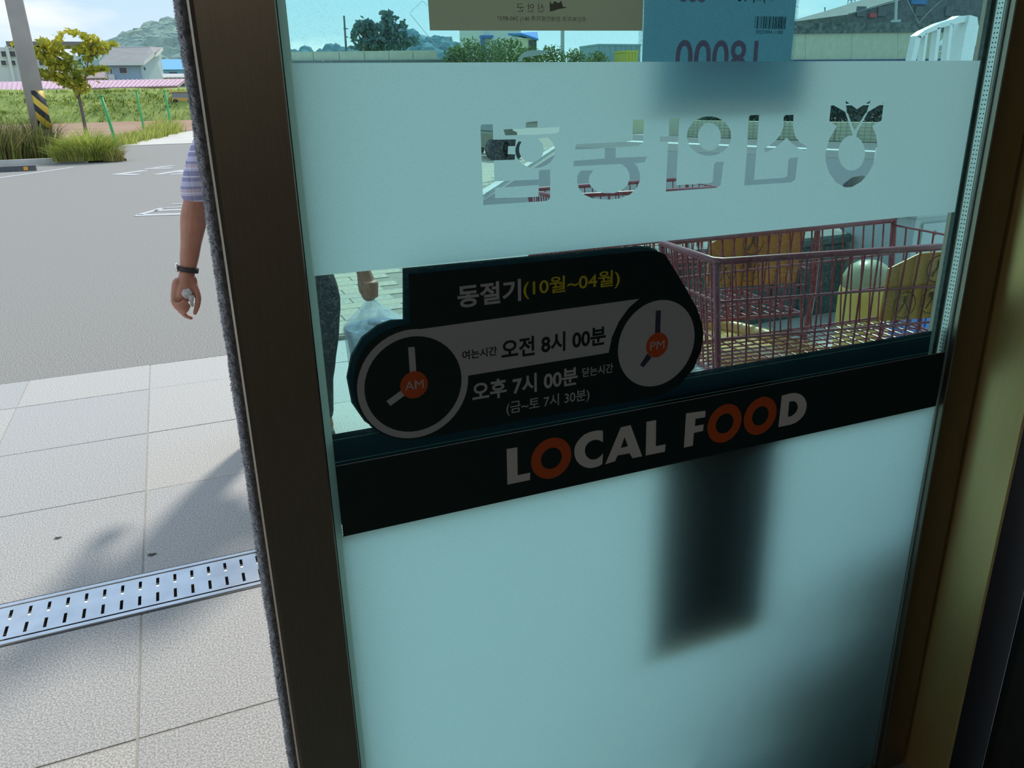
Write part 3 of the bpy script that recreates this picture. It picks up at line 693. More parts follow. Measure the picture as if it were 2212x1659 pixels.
# old tape residue
def res(pts, w, y=0.0238):
    mb = MB(); P_ = [Vector((XZ(p,y)[0], XZ(p,y)[1])) for p in pts]
    for a, b in zip(P_, P_[1:]):
        d = (b-a).normalized(); n = Vector((-d.y,d.x))*w/2
        mb.quad(*[(q_.x,y,q_.y) for q_ in (a-n,b-n,b+n,a+n)])
    return mb.build('tape_residue', M['edge_line2'], door)
M['edge_line2'] = filmmat('residue_line', (0.75,0.85,0.85))
res([(885,28),(912,2),(924,12)], .0004); res([(886,30),(910,60),(946,103),(975,78)], .0006)
res([(1960,0),(1985,50),(2012,20),(2035,0)], .0008); res([(663,130),(668,126),(690,127),(700,134)], .0008)
mb = MB(); pts = [(1118,133),(1122,122),(1132,112),(1150,108),(1188,109),(1172,117),(1150,122),(1130,124),(1128,133)]
mb.poly([(XZ(p,.0238)[0],.0238,XZ(p,.0238)[1]) for p in pts]); mb.build('tape_residue', filmmat('residue_patch',(0.55,0.62,0.62)), door)

# ------------------------------------------------------------------ drain channel in the paving
dr = thing('drain_grate', 'long slotted stainless steel drain grate set across the granite paving', 'drain', (0,1.367,0.0))
mb = MB(); xa, xb = -3.1, 3.8
sl = 0.0485; xs_ = []
x = -1.15
while x < 0.42: xs_.append(x); x += sl
x0s = 0.5*(at(0,0,0).x*0)  # slots start where the first one in view sits
y0d, y1d = 1.288, 1.452
rowsY = [(1.302,1.350),(1.383,1.432)]
offx = -0.6085
xs_ = [offx+sl*k for k in range(-11, 24)]
hw = 0.0043
ex = [xa]
for x in xs_: ex += [x-hw, x+hw]
ex.append(xb)
ey = [y0d, rowsY[0][0], rowsY[0][1], rowsY[1][0], rowsY[1][1], y1d]
ztop, tk = 0.0015, 0.003
for j in range(5):
    for i in range(len(ex)-1):
        if j in (1,3) and i % 2 == 1: continue
        mb.quad((ex[i],ey[j],ztop),(ex[i+1],ey[j],ztop),(ex[i+1],ey[j+1],ztop),(ex[i],ey[j+1],ztop))
        if j in (1,3):
            if i > 0: mb.quad((ex[i],ey[j],ztop),(ex[i],ey[j+1],ztop),(ex[i],ey[j+1],ztop-tk),(ex[i],ey[j],ztop-tk))
            if i < len(ex)-2: mb.quad((ex[i+1],ey[j],ztop),(ex[i+1],ey[j],ztop-tk),(ex[i+1],ey[j+1],ztop-tk),(ex[i+1],ey[j+1],ztop))
# raised rolled lips along both edges
for ya, yb in ((1.276,1.287),(1.453,1.464)):
    pass
o = mb.build('grate_plate', M['steel'], dr)
mb = MB()
mb.cbox((xa,1.262,-0.03),(xb,1.281,0.003),0.002); mb.build('channel_edge', M['steel'], dr)
mb = MB(); mb.cbox((xa,1.456,-0.03),(xb,1.474,0.003),0.002); mb.build('channel_edge', M['steel'], dr)
MB().box((xa,1.281,-0.06),(xb,1.456,-0.055)).build('channel_floor', pbr('drain_dirt',(0.05,0.04,0.03),0.9,col2=(0.20,0.15,0.09),scale=9,detail=6), dr)
MB().box((xa,1.2815,-0.06),(xb,1.2868,-0.006)).build('channel_gap', M['hole'], dr)

# small dead leaves on the paving
M['dead_leaf'] = pbr('dead_leaf', (0.10,0.09,0.07), 0.9)
for px, py, r, lab in ((125,1163,.012,'small dark dead leaf on the paving left of the tile joint'),(328,1199,.014,'small dark dead leaf beside the tile joint above the drain'),(1,1,0,None)):
    if not lab: continue
    p = gnd(px,py); mb = MB(); c = (p.x,p.y,0.004); ring_ = []
    for k in range(9):
        t = 2*PI*k/9; rr_ = r*(1.25 if k in (0,4) else .72); ring_.append((c[0]+rr_*math.cos(t), c[1]+rr_*math.sin(t)*.7, 0.002+0.002*(k % 2)))
    mb.add([c]+ring_, [(0,1+k,1+(k+1)%9) for k in range(9)])
    tag(mb.build('dead_leaf', M['dead_leaf']), lab, 'leaf')

# ------------------------------------------------------------------ pole, tree, posts, plants
def textile_band(name):
    m, t = mat(name)
    tc = node(t,'ShaderNodeTexCoord'); sp_ = node(t,'ShaderNodeSeparateXYZ',{0:tc.outputs['Object']})
    a = node(t,'ShaderNodeMath',{0:sp_.outputs['X'],1:1.15},operation='MULTIPLY'); b_ = node(t,'ShaderNodeMath',{0:sp_.outputs['Z'],1:a.outputs[0]},operation='ADD')
    c_ = node(t,'ShaderNodeMath',{0:b_.outputs[0],1:2.35},operation='MULTIPLY'); d_ = node(t,'ShaderNodeMath',{0:c_.outputs[0]},operation='FRACT')
    g_ = node(t,'ShaderNodeMath',{0:d_.outputs[0],1:0.5},operation='GREATER_THAN')
    mx_ = node(t,'ShaderNodeMix',{'Factor':g_.outputs[0],'A':(0.72,0.47,0.04,1),'B':(0.02,0.02,0.025,1)},data_type='RGBA')
    bs = node(t,'ShaderNodeBsdfPrincipled',{'Base Color':mx_.outputs['Result'],'Roughness':0.5}); o = node(t,'ShaderNodeOutputMaterial'); t.links.new(bs.outputs[0],o.inputs['Surface']); return m
pb = gnd(104,343); pt = at(30,0,pb.y); Dp = pb.y
pole = thing('utility_pole', 'thick grey concrete utility pole with a yellow and black warning band', 'pole', (pb.x,pb.y,0))
top = pb + (pt-pb)*2.2
ax = lambda t: pb.lerp(top, t)
mb = MB(); mb.tube([ax(0)-Vector((0,0,.2)), ax(.5), ax(1)], [0.255,0.215,0.175], 20); mb.build('shaft', pbr('pole_concrete',(0.40,0.38,0.36),0.9,col2=(0.50,0.47,0.43),scale=1.2,detail=8), pole, True)
zb0, zb1 = gnd(104,343).z, 0
tb0 = (at(100,279,pb.y).z)/(top.z); tb1 = (at(80,196,pb.y).z)/(top.z)
mb = MB(); vs = []; nb = 18
for q_, r_ in ((ax(tb0),.257),(ax(tb1),.247)):
    for rr_ in (r_-.006, r_+.003):
        for k in range(nb+1):
            t_ = math.radians(-98+205*k/nb); vs.append((q_.x+rr_*math.cos(t_), q_.y+rr_*math.sin(t_), q_.z))
n_ = nb+1; fs = []
for k in range(nb): fs += [(n_+k,n_+k+1,3*n_+k+1,3*n_+k),(k,2*n_+k,2*n_+k+1,k+1),(k,k+1,n_+k+1,n_+k),(2*n_+k,3*n_+k,3*n_+k+1,2*n_+k+1)]
fs += [(0,n_,3*n_,2*n_),(nb,2*n_+nb,3*n_+nb,n_+nb)]
mb.add(vs, fs); w = mb.build('warning_band', textile_band('warning_band'), pole, True); w['label'] = 'yellow and black striped warning band'

M['bark'] = pbr('bark', (0.16,0.13,0.11), 0.9, col2=(0.22,0.19,0.16), scale=12)
M['leaf_y'] = leafmat('leaf_y', (0.40,0.42,0.05), (0.62,0.54,0.08), 1.3, 0.5)
M['leaf_g'] = leafmat('leaf_g', (0.25,0.33,0.06), (0.42,0.45,0.09), 1.3, 0.5)
def leafcard(mb, c, s, mi=0):
    n = Vector((random.gauss(0,1),random.gauss(0,1),random.gauss(0.4,1))).normalized()
    a = n.cross(Vector((random.gauss(0,1),random.gauss(0,1),random.gauss(0,1)))).normalized(); b = n.cross(a)
    c = Vector(c)
    mb.add([c-a*s, c-b*s*.55+n*s*.15, c+a*s, c+b*s*.55+n*s*.15], [(0,1,2,3)], mi)
# young tree: branches follow what the photograph shows
YT = 27.5
T = lambda x, y, dy=0.0: at(x, y, YT+dy)
tr = thing('young_tree', 'young yellow-green tree with a thin trunk beside the concrete pole', 'tree', T(190,330))
mb = MB()
mb.tube(smooth_path([T(192,335),T(183,270),T(173,220),T(170,212)]), [0.05]*9+[0.045]*4, 8)
br = [[(170,213),(160,195),(145,175),(120,160),(95,158)],[(170,213),(175,190),(185,165),(192,120),(196,95),(178,75)],[(175,200),(160,170),(150,140),(130,115),(126,85)],
      [(185,165),(205,152),(230,150)],[(192,125),(215,112),(245,98)],[(150,140),(115,120),(70,108),(30,95)],[(145,175),(110,165),(65,155)],[(192,120),(165,105),(150,98)],[(192,118),(200,95),(208,85)]]
for i, b_ in enumerate(br):
    pts = smooth_path([T(x,y,(random.uniform(-.5,.5) if k else 0)) for k,(x,y) in enumerate(b_)])
    n = len(pts); mb.tube(pts, [0.03*(1-0.75*k/n) for k in range(n)], 6)
mb.build('trunk', M['bark'], tr, True)
mb = MB()
cl = [(35,93,8,5),(55,102,14,7),(75,108,14,8),(95,92,14,9),(108,100,16,12),(128,82,8,10),(122,105,12,10),(90,120,14,9),(105,130,14,10),(120,140,18,10),(140,145,16,10),(150,130,10,7),
      (75,153,12,6),(95,160,14,7),(115,165,18,9),(135,170,18,10),(150,178,18,12),(170,180,22,12),(165,160,16,9),(180,195,14,8),(150,68,8,5),(165,72,10,6),(180,78,12,7),(195,88,14,8),(205,85,10,6),
      (215,98,16,8),(235,96,14,6),(248,96,6,4),(185,100,14,8),(170,108,16,8),(200,112,16,8),(222,110,12,8),(190,125,12,8),(205,150,14,7),(225,148,12,5),(190,155,12,8),(140,118,8,8),(112,118,12,8)]
for x, y, rx, ry in cl:
    for _ in range(int(rx*ry*0.55)):
        leafcard(mb, T(x+random.gauss(0,rx*.5), y+random.gauss(0,ry*.5), random.gauss(0,.3)), random.uniform(.06,.115), 0 if random.random() < (0.85 if y < 130 else .45) else 1)
o = mb.build('foliage', [M['leaf_y'], M['leaf_g']], tr); o['kind'] = 'stuff'

M['post_green'] = pbr('post_green', (0.06,0.42,0.12), 0.4)
posts = [((92,210),(118,320),'green fence post standing behind the concrete pole'),((217.5,205),(254,318),'leaning green fence post at the end of the grass tuft'),
         ((294,195),(313,290),'slim green fence post rising before the brown field, third from the pole'),((355,194),(372.5,288),'slim green fence post farthest from the pole, near the pale path')]
for (a, b, lab) in posts:
    B = gnd(*b); A = at(a[0],a[1],B.y)
    t_ = thing('fence_post', lab, 'post', B, 'green fence posts along the field')
    mb = MB(); d = (A-B).normalized(); mb.tube([B-d*0.2, B, A-d*0.05], [0.052]*3, 10); mb.build('shaft', M['post_green'], t_, True)
    mb = MB(); mb.tube([A-d*0.06, A-d*.01, A], [0.060,0.060,0.04], 10); mb.build('cap', M['post_green'], t_, True)
    mb = MB(); mb.tube([B+d*.9-Vector((0,.07,0)), B+d*.9+Vector((0,.02,0))], .02, 6); mb.build('wire_clip', M['post_green'], t_)
# grasses at the edge of the lot
mb = MB(); blades(mb, (-1.92,23.0,0.05), 1100, (0.80,0.35), 0.45, 0.85, 0.012, 0.9, [0,0,0,1,2], 4); blades(mb, (-1.85,23.1,0.05), 700, (0.48,0.30), 0.85, 1.25, 0.012, 0.8, [0,0,1], 4); blades(mb, (-1.3,22.75,0.02), 160, (0.25,0.2), 0.3, 0.6, 0.012, .9, [2,2,0], 4)
M['grass_y'] = leafmat('grass_y', (0.42,0.50,0.09), (0.58,0.62,0.17), 1.5, 0.45)
o = mb.build('ornamental_grass', [M['grass_y'], M['grass'], M['straw']]); tag(o, 'lush green grass tuft spilling over the kerb under the young tree', 'grass', kind='stuff')
mb = MB()
for k in range(16):
    blades(mb, (random.uniform(-5.6,-3.15), random.uniform(23.6,25.6), 0.05), 170, (0.55,0.5), 0.7, 1.75, 0.012, 0.55, [0,0,1,2,2], 3)
o = mb.build('dry_weeds', [M['straw'], M['grass'], M['grass_dk']]); tag(o, 'tall half-dry brown and green weeds left of the concrete pole', 'weeds', kind='stuff')
mb = MB()
for k in range(40):
    t_ = random.random(); x = -1.55+t_*2.2+random.uniform(-.3,.15); y = 32.5+t_*13
    blades(mb, (x,y,0.03), 60, (0.45,0.7), 0.3, 1.2 if t_ > .55 else .65, 0.018, 0.6, [0,0,1,2], 3)
for k in range(22):
    blades(mb, (random.uniform(-3.6,-1.7), random.uniform(30.5,33.5), 0.03), 40, (0.4,0.6), 0.15, 0.5, 0.014, 0.7, [0,1,2], 3)
o = mb.build('roadside_weeds', [M['grass_y'], M['grass'], M['straw']]); tag(o, 'yellow-green weeds growing along the line of green posts', 'weeds', kind='stuff')
# wheel stop
wb = gnd(40,370)
ws = thing('wheel_stop', 'long dark rubber wheel stop with orange reflector beside the parking line', 'wheel stop', (-3.6,20.7,0))
mb = MB(); mb.prism([(-4.9,20.62,0),(-4.9,20.80,0),(-4.9,20.77,0.12),(-4.9,20.65,0.12)], (2.07,0,0)); mb.build('block', pbr('rubber_grey',(0.07,0.075,0.085),0.7,col2=(0.10,0.105,0.11),scale=20), ws)
for x in (-3.07,-4.55): MB().prism([(x,20.615,0.02),(x+.09,20.615,0.02),(x+.09,20.635,0.10),(x,20.635,0.10)], (0,-.008,0)).build('reflector', pbr('reflector',(0.75,0.33,0.02),0.3), ws)

# ------------------------------------------------------------------ buildings beyond the field
def col(c, r=0.8, c2=None, sc=2.0): return pbr('paint', c, r, col2=c2, scale=sc)
GLASSD = pbr('window_dark', (0.06,0.06,0.08), 0.2); WHITE = col((0.72,0.72,0.72)); 
def face_window(root, p0, p1, Y, th=0.12, frame=WHITE, pane=GLASSD, nm='window'):
    a = at(p0[0],p0[1],Y); b = at(p1[0],p1[1],Y); x0,x1 = min(a.x,b.x),max(a.x,b.x); z0,z1 = min(a.z,b.z),max(a.z,b.z); m_ = (z1-z0)*.08
    fr = MB(); 
    for q0,q1 in (((x0-m_,z0-m_),(x1+m_,z0)),((x0-m_,z1),(x1+m_,z1+m_)),((x0-m_,z0),(x0,z1)),((x1,z0),(x1+m_,z1))): fr.box((q0[0],Y-th,q0[1]),(q1[0],Y,q1[1]))
    f_ = fr.build(nm, frame, root); MB().box((x0,Y-th*.4,z0),(x1,Y+.01,z1)).build('pane', pane, f_); return f_
# long building with the pink roof
YR = 108
lr = thing('long_barn', 'long low building with a pale pink metal roof behind the field', 'building', at(200,190,YR))
e0, e1 = at(-60,196,YR), at(384,184.5,YR); r0_, r1_ = at(-60,178,YR+7), at(402,170.5,YR+7)
MB().add([e0,e1,r1_,r0_,e0-Vector((0,0,.25)),e1-Vector((0,0,.25)),r1_-Vector((0,0,.25)),r0_-Vector((0,0,.25))],[(0,1,2,3),(7,6,5,4),(0,4,5,1),(1,5,6,2),(2,6,7,3),(3,7,4,0)]).build('roof', pbr('pink_roof',(0.66,0.44,0.52),0.6,col2=(0.72,0.52,0.60),scale=0.5,stretch=(3,.3,1)), lr)
mb = MB()
for k in range(46):
    t_ = k/45; a = e0.lerp(e1,t_); b = r0_.lerp(r1_,t_); mb.prism([a+Vector((-.05,0,.01)),a+Vector((.05,0,.01)),b+Vector((.05,0,.01)),b+Vector((-.05,0,.01))],(0,0,.07))
o = mb.build('roof_ribs', pbr('pink_rib',(0.60,0.38,0.47),0.6), lr); o['kind'] = 'stuff'
MB().prism([e0-Vector((0,.1,.5)),e1-Vector((0,.1,.5)),e1-Vector((0,.1,.1)),e0-Vector((0,.1,.1))],(0,.1,0)).build('gutter', col((0.25,0.13,0.12)), lr)
MB().prism([(e0.x,YR+.4,0),(e1.x-.4,YR+.4,0),(e1.x-.4,YR+9,0),(e0.x,YR+9,0)],(0,0,e1.z-.2)).build('wall', col((0.52,0.53,0.52),.9,(0.58,0.59,0.58)), lr)
MB().prism([(e1.x-.38,YR+.4,e1.z-.25),(e1.x-.38,YR+9,e1.z-.25),(e1.x-.38,YR+6,r1_.z-.4)],(.06,0,0)).build('gable', col((0.66,0.68,0.60)), lr)
# blue house
YH = 128
hs = thing('blue_house', 'pale blue house with a grey roof and white eaves before the wooded hill', 'house', at(270,170,YH))
a0, a1 = at(226,173,YH), at(311,173,YH); zt_ = at(300,138,YH).z
xl, xr = at(229,160,YH).x, at(309,160,YH).x; zb_ = a0.z-1.0
xg = at(352,150,YH+9).x
blue = col((0.34,0.46,0.64)); blue2 = col((0.50,0.60,0.70))
MB().box((xl,YH,zb_),(xr,YH+9,zt_)).build('wall', blue, hs)
# side wing turned to the right: stepped gable
MB().prism([(xr,YH,zb_),(xg,YH+9,zb_),(xg,YH+9,at(352,108,YH+9).z),(at(335,118,YH+5).x,YH+5,at(335,119,YH+5).z),(xr,YH,zt_)],(-0.3,.3,0)).build('side_wall', blue2, hs)
el, er = at(215,138,YH-.6), at(311,137.5,YH-.6); rl, rr2 = at(246,105,YH+5), at(325,105,YH+5); vv = at(333,119,YH+3); rg = at(352,106,YH+9)
th_ = Vector((0,0,.3))
MB().prism([el,er,vv,rr2,rl],(0,0,.25)).build('roof', pbr('roof_grey',(0.28,0.28,0.275),0.8,col2=(0.32,0.32,0.31),scale=1), hs)
MB().prism([vv,vv+Vector((.2,0,.1)),rg,rr2],(0,0,.25)).build('roof', pbr('roof_grey_b',(0.28,0.28,0.275),0.8,col2=(0.32,0.32,0.31),scale=1), hs)
mb = MB()
for p,q_ in ((el,er),(er,vv),(vv,at(339,119,YH+4)),(at(339,119,YH+4),rg),(rl,rr2)):
    mb.prism([p-th_*.7,q_-th_*.7,q_+th_*.9,p+th_*.9],(0,-.25,0))
mb.build('white_fascia', WHITE, hs)
face_window(hs,(257,146),(275,158),YH); face_window(hs,(237,147),(243,159),YH)
MB().box((at(305.5,160,YH).x,YH-.12,zb_),(xr+.1,YH,zt_)).build('corner_trim', blue2, hs)
for x0_, y0_, x1_, y1_ in ((312,145,316.5,152),(341,141,345,157),(347.5,140,351.5,157)):
    Yw = YH + 9*((x0_-309)/(352-309)); p = at(x0_,y0_,Yw); q_ = at(x1_,y1_,Yw+9*(x1_-x0_)/43)
    MB().prism([(p.x,p.y,p.z),(q_.x,q_.y,p.z),(q_.x,q_.y,q_.z),(p.x,p.y,q_.z)],(-.0,-.1,0)).build('window', GLASSD, hs)
a = at(241,167,YH); MB().box((a.x-.4,YH-.5,a.z-.35),(a.x+.4,YH-.05,a.z+.35)).build('air_conditioner', WHITE, hs)
# white block far left
YB = 190
wb_ = thing('white_block', 'white flat-roofed building with dark windows far behind the pole', 'building', at(60,170,YB))
a, b = at(-30,102,YB), at(128,175,YB); MB().box((a.x,YB,2),(b.x,YB+12,a.z)).build('wall', col((0.66,0.67,0.70)), wb_)
a2, b2 = at(12,89,YB-1), at(235,99,YB-1); MB().box((a2.x,YB-1,b2.z),(b2.x,YB+10,a2.z)).build('roof_slab', col((0.22,0.19,0.20)), wb_)
a3 = at(60,100,YB+2); 
for px in (14,62,156,228): p = at(px,100,YB-.6); MB().box((p.x-.25,YB-.6,2.5),(p.x+.25,YB+.2,b2.z)).build('column', WHITE, wb_)
for r_, (y0_,y1_) in enumerate(((111,123),(131,141))):
    for x0_,x1_ in ((2,15),(19,35),(66,78),(84,97),(103,116)): face_window(wb_,(x0_,y0_),(x1_,y1_),YB,.3)
# brown roof, blue shed and low roofs
def gable_house(name, label, cat, x0, x1, ye, yr, yb, Y, dp, mw, mr):
    t_ = thing(name,label,cat,at((x0+x1)/2,yb,Y)); e0=at(x0,ye,Y);e1=at(x1,ye,Y); zr=at((x0+x1)/2,yr,Y+dp/2).z; zb=2.6
    MB().box((e0.x+.3,Y+.3,zb),(e1.x-.3,Y+dp-.3,e0.z)).build('wall',mw,t_)
    MB().prism([(e0.x,Y,e0.z-.1),(e0.x,Y+dp,e0.z-.1),(e0.x,Y+dp/2,zr)],(e1.x-e0.x,0,0)).build('roof',mr,t_)
    a=at(x0+(x1-x0)*.35,ye+(yb-ye)*.3,Y+.3); MB().box((a.x,Y+.2,(e0.z+zb)/2),(a.x+1.2,Y+.3,e0.z-.5)).build('window',GLASSD,t_); return t_
gable_house('brown_house','brown tiled roof of a house behind the young tree','house',75,226,168,148,176,118,9,col((0.36,0.30,0.27)),col((0.34,0.27,0.25),.8,(0.40,0.32,0.30)))
gable_house('blue_shed','bright blue roofed shed between the house and the hill','shed',338,415,149,128,158,150,12,col((0.20,0.42,0.62)),col((0.16,0.46,0.76)))
gable_house('grey_shed','low grey roofed shed right of the blue house','shed',352,420,166,159,172,122,6,col((0.42,0.43,0.42)),col((0.55,0.54,0.52)))
t_ = thing('farm_truck','small yellow farm vehicle parked below the grass bank','truck',at(398,215,85.5))
p = at(394,222,85.5)
MB().box((p.x-.9,84.9,p.z+.05),(p.x+1.1,86.0,p.z+.45)).build('body',col((0.62,0.40,0.12)),t_)
MB().box((p.x-.85,85.0,p.z+.45),(p.x+.9,85.9,p.z+.95)).build('cab',col((0.26,0.30,0.32)),t_); MB().box((p.x-.95,84.9,p.z+.95),(p.x+1.0,86.0,p.z+1.08)).build('roof_bar',col((0.62,0.52,0.12)),t_)
for dx in (-.6,.7): MB().tube([(p.x+dx,84.8,p.z+.1),(p.x+dx,85.05,p.z+.1)],.24,12).build('wheel',M['rubber'],t_)
# bushes around the houses
def bush(name, label, c, r, n, mats, s=(.1,.2), sq=(1,1,1), core=None, group=None):
    t_ = thing(name,label,'bush',(c[0],c[1],c[2]),group); mb=MB()
    for _ in range(n):
        v=Vector((random.gauss(0,1),random.gauss(0,1),random.gauss(0,1))).normalized()*(random.random()**.33)*r*(1+.35*noise.noise(Vector((random.random()*9,c[0],1))))
        leafcard(mb,(c[0]+v.x*sq[0],c[1]+v.y*sq[1],c[2]+r*sq[2]*.9+v.z*sq[2]),random.uniform(*s),random.randrange(len(mats)))
    o=mb.build('foliage',mats,t_); o['kind']='stuff'
    mb=MB(); mb.tube([(c[0],c[1],c[2]-.3),(c[0],c[1],c[2]+r*sq[2]*.9)],[r*.06,r*.03],6); mb.build('stem',M['bark'],t_); return t_
p = at(178,165,129); bush('garden_bush','grey-green bush between the brown roof and the blue house',(p.x-1.5,131,2.9),2.6,700,[M['grass_dk'],M['grass']],(.2,.4))

# ------------------------------------------------------------------ seen through the upper glass
# raised ground that carries the trees, bushes and poles beyond the lot
mb = MB(); mb.prism([(16,56,0),(48,56,0),(140,150,0),(100,150,0),(16,130,0)], (0,0,3.3)); o = mb.build('terrain', M['bank_soil']); o['kind'] = 'structure'
def down(p, z=3.0): return Vector((p.x,p.y,z))
# utility pole and pines on the left
YP = 120
t_ = thing('distant_pole','thin dark utility pole left of the big pine','pole',at(748,112,YP))
MB().tube([down(at(749,125,YP)),at(749,125,YP),at(743,34,YP)],[.18,.17,.12],8).build('shaft',col((0.10,0.13,0.16)),t_)
for y,hw_ in ((62,5),(80,4)): MB().tube([at(745+((y-34)*.07)-hw_,y,YP),at(745+((y-34)*.07)+hw_,y,YP)],.07,6).build('crossarm',col((0.10,0.13,0.16)),t_)
M['pine'] = leafmat('pine',(0.075,0.15,0.16),(0.12,0.21,0.21),0.6,0.15)  # haze put into the needles as a paler, bluer colour
pn = thing('pine_tree','big dark pine with spreading tiers left of the beige notice','tree',at(800,112,100))
Tp = lambda x,y,dy=0: at(x,y,100+dy)
mb = MB()
for b_ in ([(792,113),(790,70),(790,50)],[(800,113),(812,70),(838,34)],[(825,113),(832,75),(835,45)],[(800,90),(775,65),(765,52)],[(815,80),(850,66),(872,50)]):
    pts=smooth_path([Tp(*p) for p in b_]); n=len(pts); mb.tube(pts,[.35*(1-.7*k/n) for k in range(n)],6); mb.tube([down(pts[0]),pts[0]],[.42,.35],6)
mb.build('trunk',M['bark'],pn,True)
mb=MB()
for x,y,rx,ry in ((836,30,12,6),(838,40,16,7),(836,48,14,6),(790,48,14,6),(775,54,9,7),(805,56,16,6),(768,66,8,7),(765,80,7,7),(850,55,16,5),(870,50,6,6),(872,58,8,4),(825,62,22,6),(795,68,20,6),(845,72,18,7),(815,80,22,8),(790,88,18,8),(840,88,20,8),(865,75,14,8),(775,100,14,7),(810,100,24,8),(850,100,22,8),(880,92,14,9),(895,88,8,8)):
    for _ in range(int(rx*ry*1.1)): leafcard(mb,Tp(x+random.gauss(0,rx*.5),y+random.gauss(0,ry*.5),random.gauss(0,1.2)),random.uniform(.15,.42))
o=mb.build('needles',M['pine'],pn); o['kind']='stuff'
# beige concrete wall, left
YW = 62
cw = thing('boundary_wall','long pale concrete wall below the pine, seen through the upper glass','wall',at(790,140,YW))
a,b = at(560,113,YW), at(943,108.5,YW); 
n=7
for k in range(n):
    u0=a.lerp(b,k/n); u1=a.lerp(b,(k+1)/n); MB().prism([(u0.x+.02,YW,-.1),(u1.x-.02,YW,-.1),(u1.x-.02,YW,u1.z),(u0.x+.02,YW,u0.z)],(0,.3,0)).build('panel',col((0.50,0.48,0.38),.9,(0.56,0.54,0.44)),cw)
MB().prism([(a.x,YW-.25,-.1),(b.x+.3,YW-.25,-.1),(b.x+.3,YW-.25,at(940,129,YW).z),(a.x,YW-.25,at(640,132,YW).z)],(0,.25,0)).build('base_strip',col((0.12,0.14,0.15)),cw)
MB().prism([(b.x,YW,-.1),(b.x+1.3,YW+3,-.1),(b.x,YW,b.z)],(0,.3,0)).build('ramp_end',col((0.60,0.60,0.50)),cw)
M['hedge'] = leafmat('hedge_leaf',(0.035,0.07,0.06),(0.06,0.10,0.08),0.8,0.15)
M['bushg'] = leafmat('bushg',(0.10,0.15,0.06),(0.22,0.28,0.12),0.8,0.3)
bs = [(985,118,19,'olive bush at the end of the pale concrete wall'),(1015,108,24,'tall loose olive bush below the left part of the beige notice'),(1060,112,26,'broad bush before the white building with blue trim'),(1100,108,30,'dense round bush below the middle of the beige notice'),(1145,120,20,'low bush before the cream hut'),(1190,118,22,'small dark bush left of the lamp post'),(1240,122,18,'small dark bush right of the lamp post'),(1290,125,16,'low bush near the yellow box')]
for i,(x,y,r_,lab) in enumerate(bs):
    Y_=58+i*1.5; p=at(x,y+r_*.9,Y_); rr_=r_*Y_/1701*1.02
    rr_=max(rr_,(p.z+rr_*1.9-3.3)/1.9); bush('roadside_bush',lab,(p.x,Y_,3.3),rr_,850,[M['bushg'],M['grass_dk']],(.07,.17),(1,1,.95),group='bushes beyond the lot')
for i,(x,y,r_) in enumerate(((650,108,14),(690,108,13),(725,104,12))):
    pass
# white building with blue trim, cream hut
YV=110
vb=thing('white_building','white building with a blue canopy trim behind the bushes','building',at(1090,110,YV))
a,b=at(1044,40,YV),at(1126,130,YV); MB().box((a.x,YV,0),(b.x,YV+10,a.z)).build('wall',col((0.60,0.62,0.62)),vb)
a,b=at(1041,76,YV-1),at(1066,82,YV-1); MB().box((a.x,YV-1,b.z),(b.x,YV,a.z)).build('canopy',col((0.05,0.16,0.50)),vb)
MB().box((a.x,YV-.8,0),(a.x+.5,YV-.3,b.z)).build('post',col((0.05,0.16,0.50)),vb)
ch=thing('cream_hut','small cream hut with a blue roof right of the white building','building',at(1145,105,100))
a,b=at(1128,82,100),at(1160,130,100); MB().box((a.x,100,0),(b.x,105,a.z)).build('wall',col((0.62,0.58,0.45)),ch)
e0,e1=at(1126,76,99.6),at(1163,88,99.6); f1=at(1161,73,104)
MB().prism([e0,e1,(f1.x,104,f1.z),(e0.x,104,e0.z+.3)],(0,0,.25)).build('roof',col((0.06,0.22,0.62)),ch)
for x in (1145,1150,1156): p=at(x,98,99.9); MB().box((p.x-.15,99.9,p.z-1),(p.x+.15,100,p.z+.6)).build('window',GLASSD,ch)
# lamp post
lp=thing('lamp_post','grey lamp post between the beige notice and the bushes','lamp post',at(1215,133,70))
p=at(1215,133,70); MB().tube([(p.x,70,0),(p.x,70,12.5)],[.20,.15],10).build('shaft',col((0.40,0.43,0.44)),lp)
MB().tube([(p.x,70,12.4),(p.x+.5,70,12.75),(p.x+1.3,70,12.8)],.05,8).build('arm',col((0.40,0.43,0.44)),lp); MB().box((p.x+1.2,69.9,12.72),(p.x+1.8,70.1,12.84)).build('lamp_head',col((0.55,0.55,0.55)),lp)
# blue-grey container and yellow box
def box_body(name,label,cat,p0,p1,Y,dp,m,ribs=8,doorc=None):
    t_=thing(name,label,cat,at((p0[0]+p1[0])/2,p1[1],Y)); a=at(p0[0],p0[1],Y);b=at(p1[0],p1[1],Y); zb=3.3
    MB().box((a.x,Y,zb),(b.x,Y+dp,a.z)).build('body',m,t_)
    mb=MB(); w_=(b.x-a.x)/ribs
    for k in range(ribs): mb.box((a.x+w_*(k+.3),Y-.05,zb+.1),(a.x+w_*(k+.7),Y,a.z-.1))
    o=mb.build('corrugation',m,t_); o['kind']='stuff'; MB().box((a.x-.05,Y-.06,a.z-.12),(b.x+.05,Y+dp,a.z+.05)).build('top_frame',m,t_); return t_
box_body('container','blue-grey container right of the lamp post under the notice corner','container',(1292,96),(1382,150),75,4,col((0.20,0.32,0.42),.7,(0.26,0.36,0.44)))
box_body('yellow_box','yellow box standing beside the price sheet, behind the glass','box',(1351,110),(1377,150),66,2,col((0.55,0.48,0.10)),4)
